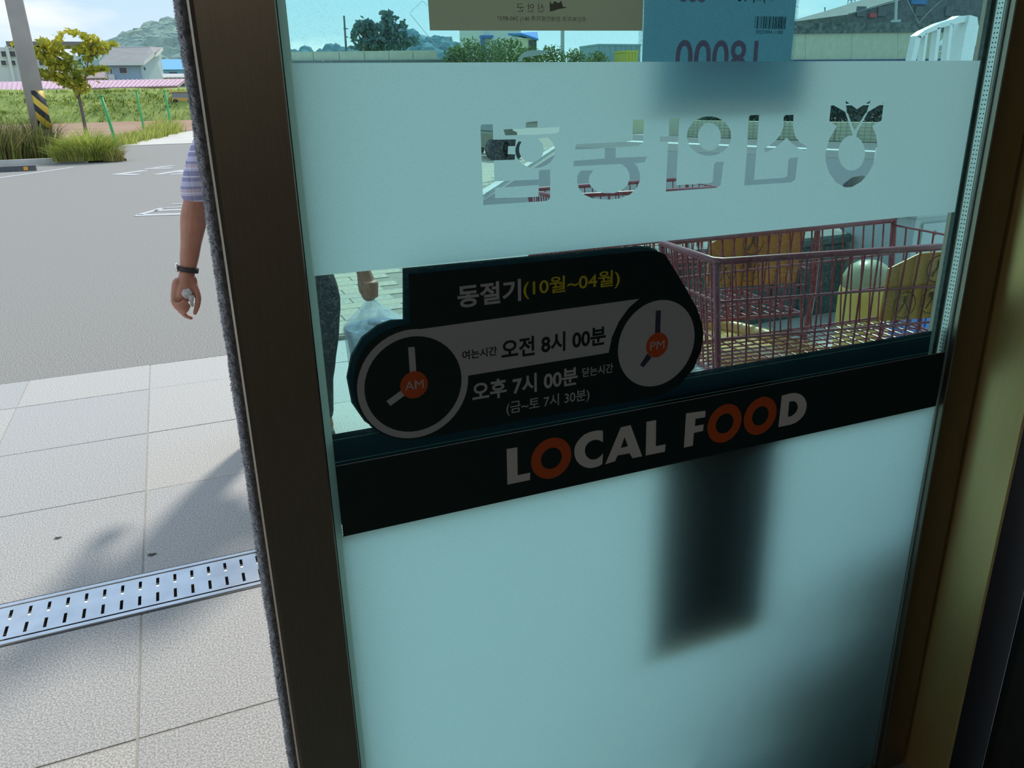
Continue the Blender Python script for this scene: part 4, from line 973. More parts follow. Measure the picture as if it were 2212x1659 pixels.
# right: pylon, poles, long dark warehouse, retaining wall
def pylon(name,label,px,yt,yb,w,Y):
    t_=thing(name,label,'pylon',at(px,yb,Y)); mb=MB(); b0,b1=at(px-w,yb,Y),at(px+w,yb,Y); t0,t1=at(px-w*.25,yt,Y),at(px+w*.25,yt,Y); r=.22
    L=[down(q_,-1) for q_ in (b0,b1,b1+Vector((0,6,0)),b0+Vector((0,6,0)))]; U=[t0,t1,t1+Vector((0,1.5,0)),t0+Vector((0,1.5,0))]
    for i in range(4): mb.tube([L[i],U[i]],r,4)
    for k in range(14):
        for i in range(4):
            j=(i+1)%4; mb.tube([L[i].lerp(U[i],k/14),L[j].lerp(U[j],(k+1)/14)],r*.6,4); mb.tube([L[i].lerp(U[i],k/14),L[j].lerp(U[j],k/14)],r*.6,4)
    mb.build('lattice',col((0.30,0.36,0.38)),t_)
    mb=MB()
    for y in (yt+4,yt+16,yt+28): mb.tube([at(px-w*1.5,y,Y),at(px+w*1.5,y,Y)],.25,4)
    mb.build('crossarm',col((0.30,0.36,0.38)),t_); return t_
pylon('power_pylon','tall lattice power pylon right of the price sheet',1848,-60,45,9,330)
pylon('power_pylon','power pylon with wide arms above the dark warehouse roof',1892,-14,42,9,480)
for px,yt,lab in ((1782,17,'thin bare pole standing over the retaining wall'),(1767,40,'short thin pole left of the taller bare pole')):
    t_=thing('thin_pole',lab,'pole',at(px,55,140)); MB().tube([down(at(px,60,140),0),at(px,60,140),at(px,yt,140)],.12,6).build('shaft',col((0.16,0.19,0.20)),t_); MB().ball(at(px,yt,140),.16,6,4).build('cap',col((0.16,0.19,0.20)),t_)
t_=thing('street_lamp','street lamp with a short arm before the pylons','lamp post',at(1828,52,120)); MB().tube([down(at(1828,60,120),0),at(1828,60,120),at(1829,15,120)],.11,6).build('shaft',col((0.30,0.34,0.36)),t_); MB().tube([at(1829,16,120),at(1824,15,120)],.09,6).build('lamp_head',col((0.30,0.34,0.36)),t_)
t_=thing('signal_gantry','low signal gantry with a wide crossbar left of the street lamp','gantry',at(1822,50,125)); MB().tube([down(at(1822,58,125),0),at(1822,58,125),at(1822,33,125)],.1,6).build('post',col((0.32,0.36,0.38)),t_); MB().tube([at(1804,36,125),at(1837,34,125)],.12,6).build('crossbar',col((0.32,0.36,0.38)),t_)
YG=52
wh=thing('dark_warehouse','long dark warehouse with a sloping roof above the retaining wall','building',at(1950,48,YG+6))
pts=[at(1840,60,YG+6),at(2140,60,YG+6),at(2140,-60,YG+6),at(1936,3,YG+6),at(1842,30,YG+6)]
MB().prism(pts,(0,9,0)).build('wall',col((0.085,0.095,0.105),.8,(0.13,0.14,0.15),1.5),wh)
MB().prism([at(1838,31,YG+5.8),at(1936,2,YG+5.8),at(2140,-62,YG+5.8),at(2140,-66,YG+5.8),at(1936,-1,YG+5.8),at(1838,28,YG+5.8)],(0,.3,0)).build('roof_edge',col((0.20,0.22,0.23)),wh)
a,b=at(1878,28,YG+5.9),at(1892,38,YG+5.9); MB().box((a.x,YG+5.8,b.z),(b.x,YG+6,a.z)).build('red_panel',col((0.42,0.08,0.09)),wh)
a,b=at(1968,-2,YG+5.9),at(2000,10,YG+5.9); MB().box((a.x,YG+5.8,b.z),(b.x,YG+6,a.z)).build('blue_panel',col((0.06,0.18,0.40)),wh)
for x in (1860,1905,1985,2050): a=at(x,22,YG+5.95); MB().box((a.x-.5,YG+5.85,a.z-.5),(a.x+.5,YG+6,a.z+.3)).build('window',col((0.11,0.13,0.14)),wh)
t_=thing('pale_pole','pale pole in front of the dark warehouse','pole',at(1936,48,YG+1.5)); MB().tube([at(1934.5,52,YG+1.5),at(1938,-40,YG+1.5)],.11,8).build('shaft',col((0.45,0.50,0.50)),t_); a=at(1935,47,YG+1.5); MB().box((a.x-.25,YG+1.2,a.z-.2),(a.x+.25,YG+1.8,a.z+.15)).build('base',col((0.45,0.50,0.50)),t_)
rw=thing('retaining_wall','long beige retaining wall with a dark mossy top beyond the lot','wall',at(1850,130,YG))
L_=[1640,1740,1840,1940,2040,2160]
yt=lambda x: 50-(x-1722)*0.011; ym=lambda x: 72.5-(x-1722)*0.012; yb=lambda x: 129-(x-1722)*0.006
for x0_,x1_ in zip(L_,L_[1:]):
    MB().prism([at(x0_,yb(x0_),YG),at(x1_-.6,yb(x1_),YG),at(x1_-.6,ym(x1_),YG),at(x0_,ym(x0_),YG)],(0,.4,0)).build('panel',col((0.50,0.49,0.36),.9,(0.56,0.55,0.42)),rw)
MB().prism([at(1600,ym(1600),YG-.15),at(2200,ym(2200),YG-.15),at(2200,yt(2200),YG-.15),at(1600,yt(1600),YG-.15)],(0,.7,0)).build('coping',pbr('mossy',(0.05,0.07,0.07),0.9,col2=(0.16,0.18,0.17),scale=3,detail=8),rw)
MB().prism([at(1600,148,YG-.2),at(2200,143,YG-.2),at(2200,yb(2200),YG-.2),at(1600,yb(1600),YG-.2)],(0,.5,0)).build('base_strip',col((0.04,0.07,0.16)),rw)

# ------------------------------------------------------------------ behind the cut-out letters: hedge, low wall, signboards
lw=thing('low_wall','low pale wall with a wire mesh along the dark road strip','wall',(17,19,0))
pA,pB=Vector((16.3,22.6,0)),Vector((19.2,12.0,0)); n=6
for k in range(n):
    u=pA.lerp(pB,k/n); v=pA.lerp(pB,(k+.985)/n); MB().prism([u,v,v+Vector((0,0,.52)),u+Vector((0,0,.52))],(.25,.06,0)).build('panel',col((0.68,0.64,0.42),.9,(0.74,0.70,0.50)),lw)
mb=MB()
for k in range(60):
    u=pA.lerp(pB,k/60)+Vector((-.06,0,0)); mb.box((u.x-.008,u.y-.008,0),(u.x+.008,u.y+.008,.56))
for z in (.1,.2,.3,.4,.5): 
    mb.tube([pA+Vector((-.06,0,z)),pB+Vector((-.06,0,z))],.008,4)
o=mb.build('wire_mesh',col((0.40,0.40,0.34)),lw); o['kind']='stuff'
hg=thing('hedge','dark clipped hedge behind the low pale wall','hedge',(19,19,0)); mb=MB()
qA,qB=Vector((17.4,22.8,0)),Vector((20.6,12.0,0))
for _ in range(8000):
    u=qA.lerp(qB,random.random())+Vector((random.uniform(-.5,.5),random.uniform(-.3,.3),random.uniform(.2,1.25))); leafcard(mb,u,random.uniform(.07,.13))
o=mb.build('foliage',M['hedge'],hg); o['kind']='stuff'
MB().tube([qA+Vector((-.62,0,.98)),qB+Vector((-.62,0,.98))],.025,6).build('guard_rail',M['white_paint'],hg)
# cream kiosk with a green and a red stripe, dark truck and parked car seen through the last letter
def at2(p,Y): return at(p[0],p[1],Y)
YK=36
kk=thing('cream_kiosk','cream kiosk with a green and a red upright stripe behind the cut-out lettering','kiosk',at(1150,300,YK))
a,b=at(1085,262,YK),at(1330,300,YK); zg=0
MB().box((a.x,YK,0),(b.x,YK+3,at(1150,255,YK).z)).build('wall',col((0.66,0.63,0.50)),kk)
MB().box((a.x-.2,YK-.25,at(1150,262,YK).z),(b.x+.2,YK+3.2,at(1150,250,YK).z)).build('roof',col((0.62,0.62,0.56)),kk)
for x0_,x1_,c_ in ((1152,1161,(0.08,0.30,0.10)),(1161,1172,(0.35,0.10,0.08))):
    p=at(x0_,280,YK-.28).x; q_=at(x1_,280,YK-.28).x; MB().box((p,YK-.05,0.3),(q_,YK-.005,at(1150,262,YK).z)).build('stripe',col(c_),kk)
YC=22
def simple_truck(name,label,x0,x1,ytop,ybot,Y,m,gl,group=None,L=3.2):
    t_=thing(name,label,'truck',at((x0+x1)/2,ybot,Y)); a=at(x0,ytop,Y);b=at(x1,ybot,Y); x0w,x1w=a.x,b.x; zt=a.z; zb=.28
    MB().prism([(x0w,Y,zb),(x0w,Y+1.6,zb),(x0w,Y+1.6,zt*.62),(x0w,Y+.05,zt*.62)],(x1w-x0w,0,0)).build('cab',m,t_)
    MB().prism([(x0w+.06,Y+.08,zt*.62),(x0w+.06,Y+1.5,zt*.62),(x0w+.1,Y+1.4,zt),(x0w+.1,Y+.4,zt)],(x1w-x0w-.16,0,0)).build('roof',m,t_)
    MB().prism([(x0w+.12,Y+.06,zt*.63),(x1w-.12,Y+.06,zt*.63),(x1w-.16,Y+.36,zt*.97),(x0w+.16,Y+.36,zt*.97)],(0,.04,0)).build('windscreen',gl,t_)
    MB().box((x0w,Y+1.7,.5),(x1w,Y+1.7+L,1.0)).build('cargo_bed',m,t_)
    MB().box((x0w+.05,Y-.06,.3),(x1w-.05,Y,.5)).build('bumper',col((0.05,0.055,0.06)),t_)
    for x in (x0w+.1,x1w-.25):
        for y in (Y+.6,Y+3.6): MB().tube([(x,y,.3),(x+.18,y,.3)],.3,14).build('wheel',M['rubber'],t_)
    for x in (x0w+.15,x1w-.4): MB().box((x,Y-.03,.6),(x+.25,Y+.01,.75)).build('headlamp',col((0.6,0.62,0.6)),t_)
    return t_
simple_truck('dark_truck','dark blue truck behind the leftmost cut-out letter stroke',1008,1064,262,352,18.6,col((0.045,0.065,0.11)),pbr('screen',(0.25,0.33,0.42),0.2))
cr_=thing('parked_car','dark olive parked car beyond the cut-out lettering','car',at(1090,350,16.4))
a=at(1066,318,16.4); b=at(1118,348,16.4)
MB().prism([(a.x,16.4,.28),(b.x,16.4,.28),(b.x,16.4,.62),(b.x-.15,16.4,.68),(a.x+.1,16.4,.68),(a.x,16.4,.6)],(0,1.7,0)).build('body',col((0.16,0.16,0.11),.4),cr_)
MB().prism([(a.x+.05,16.45,.66),(b.x-.08,16.45,.66),(b.x-.16,16.55,1.0),(a.x+.12,16.55,1.0)],(0,1.5,0)).build('cabin',pbr('car_glass',(0.10,0.13,0.13),.2),cr_)
for x in (a.x+.12,b.x-.12): MB().tube([(x,16.35,.26),(x,16.6,.26)],.26,14).build('wheel',M['rubber'],cr_)
# green and white boards
def board(name,label,pts,Y,m,th=.05,legs=True):
    t_=thing(name,label,'signboard',at(pts[0][0],pts[0][1],Y)); P_=[at(x,y,Y) for x,y in pts]; MB().prism(P_,(0,th,0)).build('panel',m,t_)
    xs2=[p.x for p in P_]; zl=min(p.z for p in P_)
    for x in (min(xs2)+.05,max(xs2)-.1): MB().box((x,Y+th,0),(x+.06,Y+th+.06,zl+.3)).build('leg',M['white_paint'],t_)
    return t_
board('green_signboard','green signboard behind the round cut-out letter',[(1490,272),(1588,278),(1588,240),(1490,240)],24,col((0.06,0.30,0.12)))
board('white_signboard','white signboard cut by the round letter, before the green one',[(1482,292),(1500,268),(1516,290),(1536,284),(1548,255),(1570,276),(1585,262),(1590,295),(1482,300)],23.4,col((0.62,0.66,0.62)))
board('green_signboard','green signboard over the grey panel behind the tall cut-out stroke',[(1605,268),(1660,270),(1660,235),(1605,235)],24,col((0.07,0.32,0.13)))
board('cream_signboard','cream signboard left of the round cut-out letter',[(1435,296),(1480,296),(1480,250),(1435,250)],24,col((0.62,0.60,0.44)))
board('grey_signboard','grey panel standing behind the cut-out emblem side strokes',[(1600,302),(1745,303),(1745,272),(1600,268)],22.8,col((0.33,0.36,0.33)))
board('cream_signboard','yellow-cream board seen in the notch of the second letter',[(1360,315),(1394,315),(1394,255),(1360,255)],26,col((0.60,0.56,0.38)))
#@@PART3
# ------------------------------------------------------------------ white truck with a rack behind its cab
YT_ = 3.7
tk = thing('white_truck','small white truck with a barred rack behind the cab, right of the price sheet','truck',(6.0,4.2,0))
wp = M['white_paint']; G = lambda x,y,dy=0.0: at(x,y,YT_+dy)
mb = MB()
mb.prism([G(1981,77),G(1996,66),G(2030,50),G(2060,41),G(2072,34),G(2100,35),G(2104,40),G(2092,46),G(2062,52),G(2034,60),G(2000,74),G(1990,82),G(1981,83)],(0,.06,0))
mb.build('rack_top_bar',wp,tk)
for x0_,x1_,y_,xb in ((1979,1990,78,1966),(2000,2005,72,1992),(2026,2033,60,2017),(2053,2059,50,2043)):
    p=G(x0_,y_); q_=G(x1_,y_); b0=G(xb,140); w_=q_.x-p.x
    b1=Vector((b0.x,b0.y,.95)); b1.x = b0.x+(b0.x-p.x)*(.95-b0.z)/(b0.z-p.z)
    MB().prism([p,q_,Vector((b1.x+w_,b1.y,b1.z)),b1],(0,.05,0)).build('rack_bar',wp,tk)
p=G(2086,37); q_=G(2112,40); MB().prism([(p.x+.02,YT_-.02,q_.z+.02),(q_.x-.03,YT_-.02,p.z+.0),(q_.x,YT_-.02,q_.z-.06),(q_.x-.02,YT_-.02,.95),(p.x-.02,YT_-.02,.95),(p.x,YT_-.02,q_.z-.08)],(0,.12,0)).build('rack_post',wp,tk)
K = lambda x,y,dy=0.0: at(x,y,YT_+.5+dy)
MB().prism([K(2030,90),K(2044,76),K(2066,66),K(2100,58),K(2160,48),K(2160,96),K(2090,100),K(2060,104),K(2036,112),K(2029,112)],(1.35,1.05,0)).build('cab_roof',wp,tk)
mb=MB(); mb.prism([K(2030,101,-.02),K(2090,84,-.02),K(2090,87,-.02),K(2030,104,-.02)],(0,.02,0)); mb.prism([K(2030,108,-.02),K(2090,92,-.02),K(2090,94,-.02),K(2030,110,-.02)],(0,.02,0)); mb.build('roof_groove',col((0.30,0.32,0.33)),tk)
MB().prism([K(2034,112),K(2160,97),K(2160,150),K(2030,150)],(1.3,1.0,0)).build('rear_window',GLASSD,tk)
a=K(2040,150); b=K(2160,150); MB().prism([(a.x-.02,YT_+.5,.45),(b.x+.1,YT_+.5,.45),(b.x+.1,YT_+.5,a.z),(a.x-.02,YT_+.5,a.z)],(1.3,1.02,0)).build('cab_body',wp,tk)
a=G(1960,140); MB().box((a.x-.15,YT_-2.3,.62),(a.x+1.6,YT_+.05,.95)).build('cargo_side',wp,tk)
for y in (YT_-1.5,YT_+1.2):
    xo=a.x+(1.0 if y>YT_ else 0); mb=MB(); mb.tube([(xo-.05,y,.3),(xo+.17,y,.3)],.3,16); mb.tube([(xo-.06,y,.3),(xo-.04,y,.3)],.14,12); mb.build('wheel',M['rubber'],tk,True)
# pale cabinet behind the carts
gc = thing('grey_cabinet','pale grey metal cabinet standing behind the shopping carts, right end','cabinet',(4.4,2.75,0))
gm = col((0.48,0.52,0.54)); MB().box((3.95,2.45,0.03),(4.85,3.0,0.66)).build('body',gm,gc); MB().box((3.93,2.43,0.66),(4.87,3.02,0.69)).build('top',gm,gc)
for k in range(2): x=4.0+.42*k; MB().box((x,2.435,0.1),(x+.39,2.452,0.62)).build('door',gm,gc)
for x in (4.10,4.20,4.52,4.62): MB().tube([(x,2.43,.56),(x,2.44,.56)],.014,10).build('bolt',col((0.2,0.22,0.24)),gc)
for x in (4.0,4.8): MB().box((x-.03,2.5,0),(x+.03,2.95,.03)).build('foot',M['rubber'],gc)
bn = thing('dark_backing_box','low dark green box added as dark backing behind the shopping carts','bin',(2.9,2.9,0))  # box added to make the background behind the carts dark
bm_ = pbr('backing_box_green',(0.030,0.060,0.055),0.6,col2=(0.045,0.08,0.075),scale=6)
MB().cbox((2.40,2.90,0.0),(3.92,3.30,0.46),.02).build('body',bm_,bn); MB().cbox((2.37,2.87,0.46),(3.925,3.33,0.51),.015).build('lid',bm_,bn)
for k in range(6): x=2.45+.22*k; MB().box((x,2.885,.06),(x+.18,2.902,.42)).build('panel',bm_,bn)
for x in (2.60,3.40): MB().box((x,2.855,.42),(x+.10,2.875,.50)).build('latch',M['rubber'],bn)
sc_ = thing('film_dimmer_stack','dark boxes added behind the lower right frosted film to darken it','crate',(1.35,.35,0))  # invented dark stack that dims the lower right film from behind
dk_ = pbr('film_dimmer',(0.02,0.035,0.035),0.7,col2=(0.035,0.05,0.05),scale=9)
for x,y,k in ((.64,.15,0),(1.46,.15,0),(.82,.14,1),(1.63,.15,1),(1.00,.135,2)):
    z=.205*k; c_=MB(); c_.box((x,y,z),(x+.80,y+.42,z+.02))
    for a_,b_ in (((0,0),(.80,.02)),((0,.40),(.80,.42)),((0,.02),(.02,.40)),((.78,.02),(.80,.40))): c_.box((x+a_[0],y+a_[1],z+.02),(x+b_[0],y+b_[1],z+.2))
    c_=c_.build('dimmer_box',dk_,sc_)
    for m_ in range(6): xx=x+.04+.125*m_; MB().box((xx,y-.006,z+.05),(xx+.09,y+.001,z+.16)).build('slot_rib',dk_,c_)
# ------------------------------------------------------------------ shopping carts
M['cart_red'] = pbr('cart_red',(0.27,0.035,0.06),0.32,col2=(0.33,0.05,0.08),scale=30)
M['cart_yellow'] = pbr('cart_yellow',(0.80,0.40,0.05),0.5,col2=(0.72,0.36,0.05),scale=8)
M['tray_yellow'] = pbr('tray_yellow',(0.80,0.56,0.22),0.22,col2=(0.74,0.50,0.18),scale=4)
M['grip'] = pbr('grip',(0.30,0.27,0.29),0.35)
M['orange'] = pbr('orange_plastic',(0.95,0.40,0.02),0.4)
M['blue_pl'] = pbr('blue_plastic',(0.06,0.18,0.60),0.4)
LB, WF, WR, ZF, ZR, ZT0, ZT1 = 1.05, 0.18, 0.27, 0.51, 0.50, 0.885, 0.885
def bx(u, v, t, inset=0.0):           # u 0..1 nose to rear, v -1..1 across, t 0..1 floor to rim
    zb=ZF+(ZR-ZF)*u; zt=ZT0+(ZT1-ZT0)*u; w=(WF+(WR-WF)*u)*(0.86+.14*t)
    return (u*LB+(0.05*(1-t)*(1-u)), v*w, zb+(zt-zb)*t)
def make_cart(label, seat=True, tray=True):
    t_ = thing('shopping_cart', label, 'shopping cart', (0,0,0), 'red wire shopping carts outside the door')
    cr = M['cart_red']; n=21
    for s in (-1,1):
        mb=MB()
        for k in range(n+1): u=k/n; mb.tube([bx(u,s,1),bx(u,s,0)],.0034,5)
        for t in (0.02,.33,.66): mb.tube([bx(0,s*1.01,t),bx(1,s*1.01,t)],.0042,6)
        o=mb.build('side_mesh',cr,t_); o['kind']='stuff'
    mb=MB()
    for k in range(11): v=-1+2*k/10; mb.tube([bx(0,v,1),bx(0,v,0)],.0034,5)
    for t in (.02,.33,.66): mb.tube([bx(0,-1,t),bx(0,1,t)],.0042,6)
    o=mb.build('nose_mesh',cr,t_); o['kind']='stuff'
    mb=MB()
    for k in range(10): v=-1+2*k/9; mb.tube([bx(0,v,0),bx(1,v,0)],.0034,5)
    for k in range(20): u=k/19; mb.tube([bx(u,-1,-.008),bx(u,1,-.008)],.0032,5)
    o=mb.build('floor_mesh',cr,t_); o['kind']='stuff'
    mb=MB()   # wire shelf of the lower tier
    for k in range(9): v=-1+2*k/8; mb.tube([(.07,v*WF*.85,.20),(LB-.12,v*WR*.9,.19)],.0032,5)
    for k in range(12): u=k/11; mb.tube([(.07+(LB-.19)*u,-(WF+(WR-WF)*u)*.88,.193),(.07+(LB-.19)*u,(WF+(WR-WF)*u)*.88,.193)],.0032,5)
    o=mb.build('lower_shelf',cr,t_); o['kind']='stuff'
    mb=MB()
    for k in range(9): v=-1+2*k/8; mb.tube([bx(1,v,.95),bx(1,v,0)],.0034,5)
    for t in (.02,.5,.95): mb.tube([bx(1,-1,t),bx(1,1,t)],.0042,6)
    o=mb.build('rear_gate',cr,t_); o['kind']='stuff'
    mb=MB(); rim=[bx(1,-1,1),bx(.5,-1,1),bx(0.02,-1,1),bx(0,-.9,1),bx(0,.9,1),bx(.02,1,1),bx(.5,1,1),bx(1,1,1)]; mb.tube(rim,.0115,8); mb.build('rim',cr,t_,True)
    for s in (-1,1): MB().tube([bx(0.0,s*.98,1),bx(0.0,s*.98,0),(0.03,s*WF*.85,.44)],.011,8).build('corner_post',cr,t_,True)
    mb=MB()
    for s in (-1,1): mb.tube(smooth_path([bx(1,s,1),(LB+.02,s*WR*.98,.6),(LB-.02,s*WR*.95,.25),(LB-.10,s*WR*.95,.14),(.35,s*WF*1.0,.15),(.06,s*WF*.8,.17)],3),.012,8)
    for s in (-1,1): mb.tube([(.10,s*WF*.82,.165),(.16,s*WF*.85,.51)],.011,8)
    mb.tube([(.06,-WF*.8,.17),(.06,WF*.8,.17)],.011,8); mb.build('frame',cr,t_,True)
    for s in (-1,1):
        MB().tube([bx(1,s,1),(LB+.05,s*WR,.95),(LB+.12,s*WR,.99)],.011,8).build('handle_arm',M['grip'],t_,True)
    MB().tube([(LB+.12,-WR-.01,.99),(LB+.12,WR+.01,.99)],.016,10).build('handle',M['grip'],t_,True)
    for x,w in ((.10,WF*.8),(LB-.12,WR*.93)):
        for s in (-1,1):
            wl_=MB(); wl_.tube([(x,s*w-.013,.06),(x,s*w+.013,.06)],.06,14); o=wl_.build('wheel',M['rubber'],t_,True)
            MB().prism([(x-.02,s*w-.018,.06),(x+.02,s*w-.018,.06),(x+.012,s*w-.018,.15),(x-.012,s*w-.018,.15)],(0,.036,0)).build('caster_fork',M['alu'],t_)
    if seat:
        x0_=LB-.06
        mb=MB(); mb.prism([(x0_-.38,-.205,.645),(x0_+.02,-.235,.635),(x0_+.02,-.246,.865),(x0_-.28,-.228,.865),(x0_-.38,-.212,.82)],(0,.006,0)); f_=mb.build('side_flap',M['cart_yellow'],t_); f_['label']='yellow child seat flap with round warning icons'
        ic=MB()
        for xx,zz in ((x0_-.315,.70),(x0_-.205,.705),(x0_-.20,.81)):
            for yy in (-.232,-.207):
                ic.tube([(xx+.044*math.cos(2*PI*k/16),yy,zz+.044*math.sin(2*PI*k/16)) for k in range(17)],.002,4,False)
                ic.tube([(xx-.02,yy,zz-.025),(xx,yy,zz+.01),(xx+.02,yy,zz-.02)],.003,4); ic.tube([(xx,yy,zz+.01),(xx,yy,zz+.028)],.006,6)
        ic.build('icons',col((0.16,0.09,0.02)),f_)
    return t_
def place(t_, x, y, rz):
    t_.location=(x,y,0); t_.rotation_euler=(0,0,rz)
def dup(root, label, skip=()):
    r=root.copy(); COL.objects.link(r); r['label']=label
    for ch in list(root.children):
        if ch.name.split('.')[0] in skip: continue
        c=ch.copy(); COL.objects.link(c); c.parent=r
        for g_ in ch.children:
            d_=g_.copy(); COL.objects.link(d_); d_.parent=c
    return r
cA = make_cart('nearest red wire shopping cart, just outside the glass, orange strip on its tray')
cB = dup(cA,'red wire shopping cart farthest from the glass, its nose seen under the cut-out lettering',('handle','handle_arm'))
cC = dup(cA,'red wire shopping cart at the right end, its rim cut off by the door frame')
cD = dup(cA,'second red wire shopping cart, standing right behind the nearest one',('handle','handle_arm'))
nb_ = gnd(1200,425,.885)
place(cA, 1.49, 1.205, math.radians(-5.5)); place(cB, nb_.x, nb_.y+.18, math.radians(-3)); place(cC, 2.90, 1.02, math.radians(-4)); place(cD, 1.27, 1.84, math.radians(-4))
yt_=thing('yellow_tray','glossy yellow tray with a rolled rim lying across the lower frames of the carts','tray',(1.9,1.45,.40))
mb=MB(); TY=[(1.42,1.02),(1.98,0.97),(2.10,1.20),(2.06,1.62),(1.92,1.72),(1.46,1.74)]
mb.prism([(x,y,.432) for x,y in TY],(0,0,.010)); mb.build('base',M['tray_yellow'],yt_)
MB().tube(smooth_path([(x,y,.448) for x,y in [(1.98,0.98),(2.10,1.20),(2.09,1.42),(2.06,1.60),(1.98,1.71),(1.84,1.74),(1.46,1.75)]],4),.030,10).build('rolled_rim',M['tray_yellow'],yt_,True)
og_=thing('orange_strip','orange plastic strip lying on the yellow tray under the nearest cart','strip',(1.78,1.32,.404)); MB().cbox((1.74,1.25,.4425),(1.90,1.36,.450),.002).build('strip',M['orange'],og_)
gp_=thing('grey_sheet','grey plastic sheet lying on the yellow tray beside the orange strip','sheet',(1.6,1.2,.404)); MB().cbox((1.52,1.06,.4425),(1.70,1.33,.449),.002).build('sheet',col((0.42,0.45,0.47)),gp_)
dt_=at(1880,562,1.95); dz_=dt_.z
pd = thing('yellow_drum','rounded yellow drum, top coloured grey for shading, behind the nearest shopping cart','drum',(dt_.x,1.95,0))
MB().lathe([(.115,0),(.125,.03),(.127,dz_-.16),(.122,dz_-.13)],(dt_.x,1.95,0),24).build('body',pbr('drum',(0.78,0.56,0.12),0.35),pd,True)
MB().lathe([(.122,dz_-.13),(.118,dz_-.08),(.095,dz_-.035),(.05,dz_-.006),(.001,dz_)],(dt_.x,1.95,0),24).build('domed_lid',pbr('drum_lid_shade',(0.40,0.40,0.24),0.35),pd,True)  # grey of the domed top is shading put into its colour
bq = gnd(1990,690,.12); BX,BY=bq.x,max(bq.y,1.72)
bc = thing('blue_crate','blue plastic crate on the paving under the rear of the carts','crate',(BX,BY+.15,0))
mb=MB(); mb.box((BX-.17,BY,0.0),(BX+.17,BY+.3,.02))
for a_,b_ in (((-.17,0),(.17,.02)),((-.17,.28),(.17,.3)),((-.17,.02),(-.15,.28)),((.15,.02),(.17,.28))): mb.box((BX+a_[0],BY+a_[1],0.02),(BX+b_[0],BY+b_[1],.24))
mb.build('body',M['blue_pl'],bc)
for k in range(5): x=BX-.145+.06*k; MB().box((x,BY-.006,.05),(x+.04,BY+.002,.19)).build('slot_rib',M['blue_pl'],bc)
wt = thing('white_tray','small white tray lying on the paving beneath the carts','tray',(gnd(1845,728,.01).x,gnd(1845,728,.01).y,0)); MB().lathe([(.07,0.001),(.10,.004),(.115,.02),(.11,.02),(.095,.008),(.001,.006)],tuple(wt.location),20).build('body',wp,wt,True)

# ------------------------------------------------------------------ person walking away outside, seen from behind
def blob(mbs, vox, sm=6):
    mb = MB()
    for f_ in mbs: f_(mb)
    me = bpy.data.meshes.new('tmp'); me.from_pydata(mb.v,[],mb.f); me.validate()
    o = bpy.data.objects.new('tmp',me); COL.objects.link(o)
    r = o.modifiers.new('r','REMESH'); r.mode='VOXEL'; r.voxel_size=vox; r.use_smooth_shade=True
    s_ = o.modifiers.new('s','SMOOTH'); s_.iterations=sm; s_.factor=.5
    dg = bpy.context.evaluated_depsgraph_get(); m2 = bpy.data.meshes.new_from_object(o.evaluated_get(dg))
    bpy.data.objects.remove(o); return m2
def limb(pts, rads, n=14):
    P_=smooth_path(pts,4); R_=[]
    for i in range(len(rads)-1):
        for k in range(4): t=k/4; t=t*t*(3-2*t); R_.append(rads[i]+(rads[i+1]-rads[i])*t)
    R_.append(rads[-1])
    def go(mb):
        mb.tube(P_,R_,n); mb.ball(P_[0],R_[0]*.98,n,8); mb.ball(P_[-1],R_[-1]*.98,n,8)
    return go
def ellip(c, r, n=18, m=12): return lambda mb: mb.ball(c,1.0,n,m,0,r)
M['skin'] = pbr('skin',(0.45,0.195,0.125),0.5,col2=(0.51,0.235,0.155),scale=25,bump=.1,bscale=90)
Fp = far
LS,LE,LW = Fp(455,272,3.33), Fp(423,434,3.30), Fp(406,582,3.28)
RS,RE = Vector((.475,2.30,1.27)), Vector((.60,2.33,.97)); RW=Fp(786,588,3.22); RH=Fp(795,622,3.20)
PEL=Vector((.33,2.38,.84)); CH=Vector((.305,2.41,1.14)); NK=Vector((.265,2.45,1.36)); HD=Vector((.225,2.50,1.50))
edge=[(728,600,.085),(728,623,.080),(731,700,.070),(724,775,.066),(718,826,.052),(719,885,.046)]
RL=[Vector((.415,2.37,.86))]+[Fp(x,y,3.2)-Vector((r,0,0)) for x,y,r in edge[1:]]
RA=RL[-1]; RF=Vector((RA.x+.005,RA.y-.02,.075))
LL_=[Vector((.245,2.39,.86)),Vector((.235,2.42,.62)),Vector((.225,2.44,.44)),Vector((.215,2.43,.26)),Vector((.21,2.41,.09))]
pc_ = []
pc_ += [limb([LS,LS.lerp(LE,.5),LE,LE.lerp(LW,.25),LE.lerp(LW,.7),LW],[.052,.047,.044,.049,.037,.0295])]
palmL=Fp(399,628,3.265)
pc_ += [limb([LW,Fp(402,606,3.275),palmL,Fp(386,655,3.265)],[.027,.031,.036,.026],12), limb([Fp(414,606,3.27),Fp(417,632,3.255)],[.022,.020],10), limb([Fp(384,612,3.27),Fp(379,642,3.262)],[.022,.019],10)]
fing=[[(375,640,3.262),(376,655,3.235),(388,658,3.215),(398,651,3.215)],[(378,650,3.262),(382,664,3.232),(394,665,3.210),(404,656,3.212)],
      [(383,656,3.262),(390,672,3.236),(400,672,3.215),(408,661,3.216)],[(388,660,3.262),(396,677,3.240),(404,683,3.228),(413,687,3.222)],
      [(417,612,3.262),(427,636,3.240),(427,657,3.228),(421,677,3.224)]]
for i,f_ in enumerate(fing): pc_.append(limb([Fp(*p) for p in f_],[.0115,.0105,.0098,.0080] if i<4 else [.015,.0125,.0115,.0085],9))
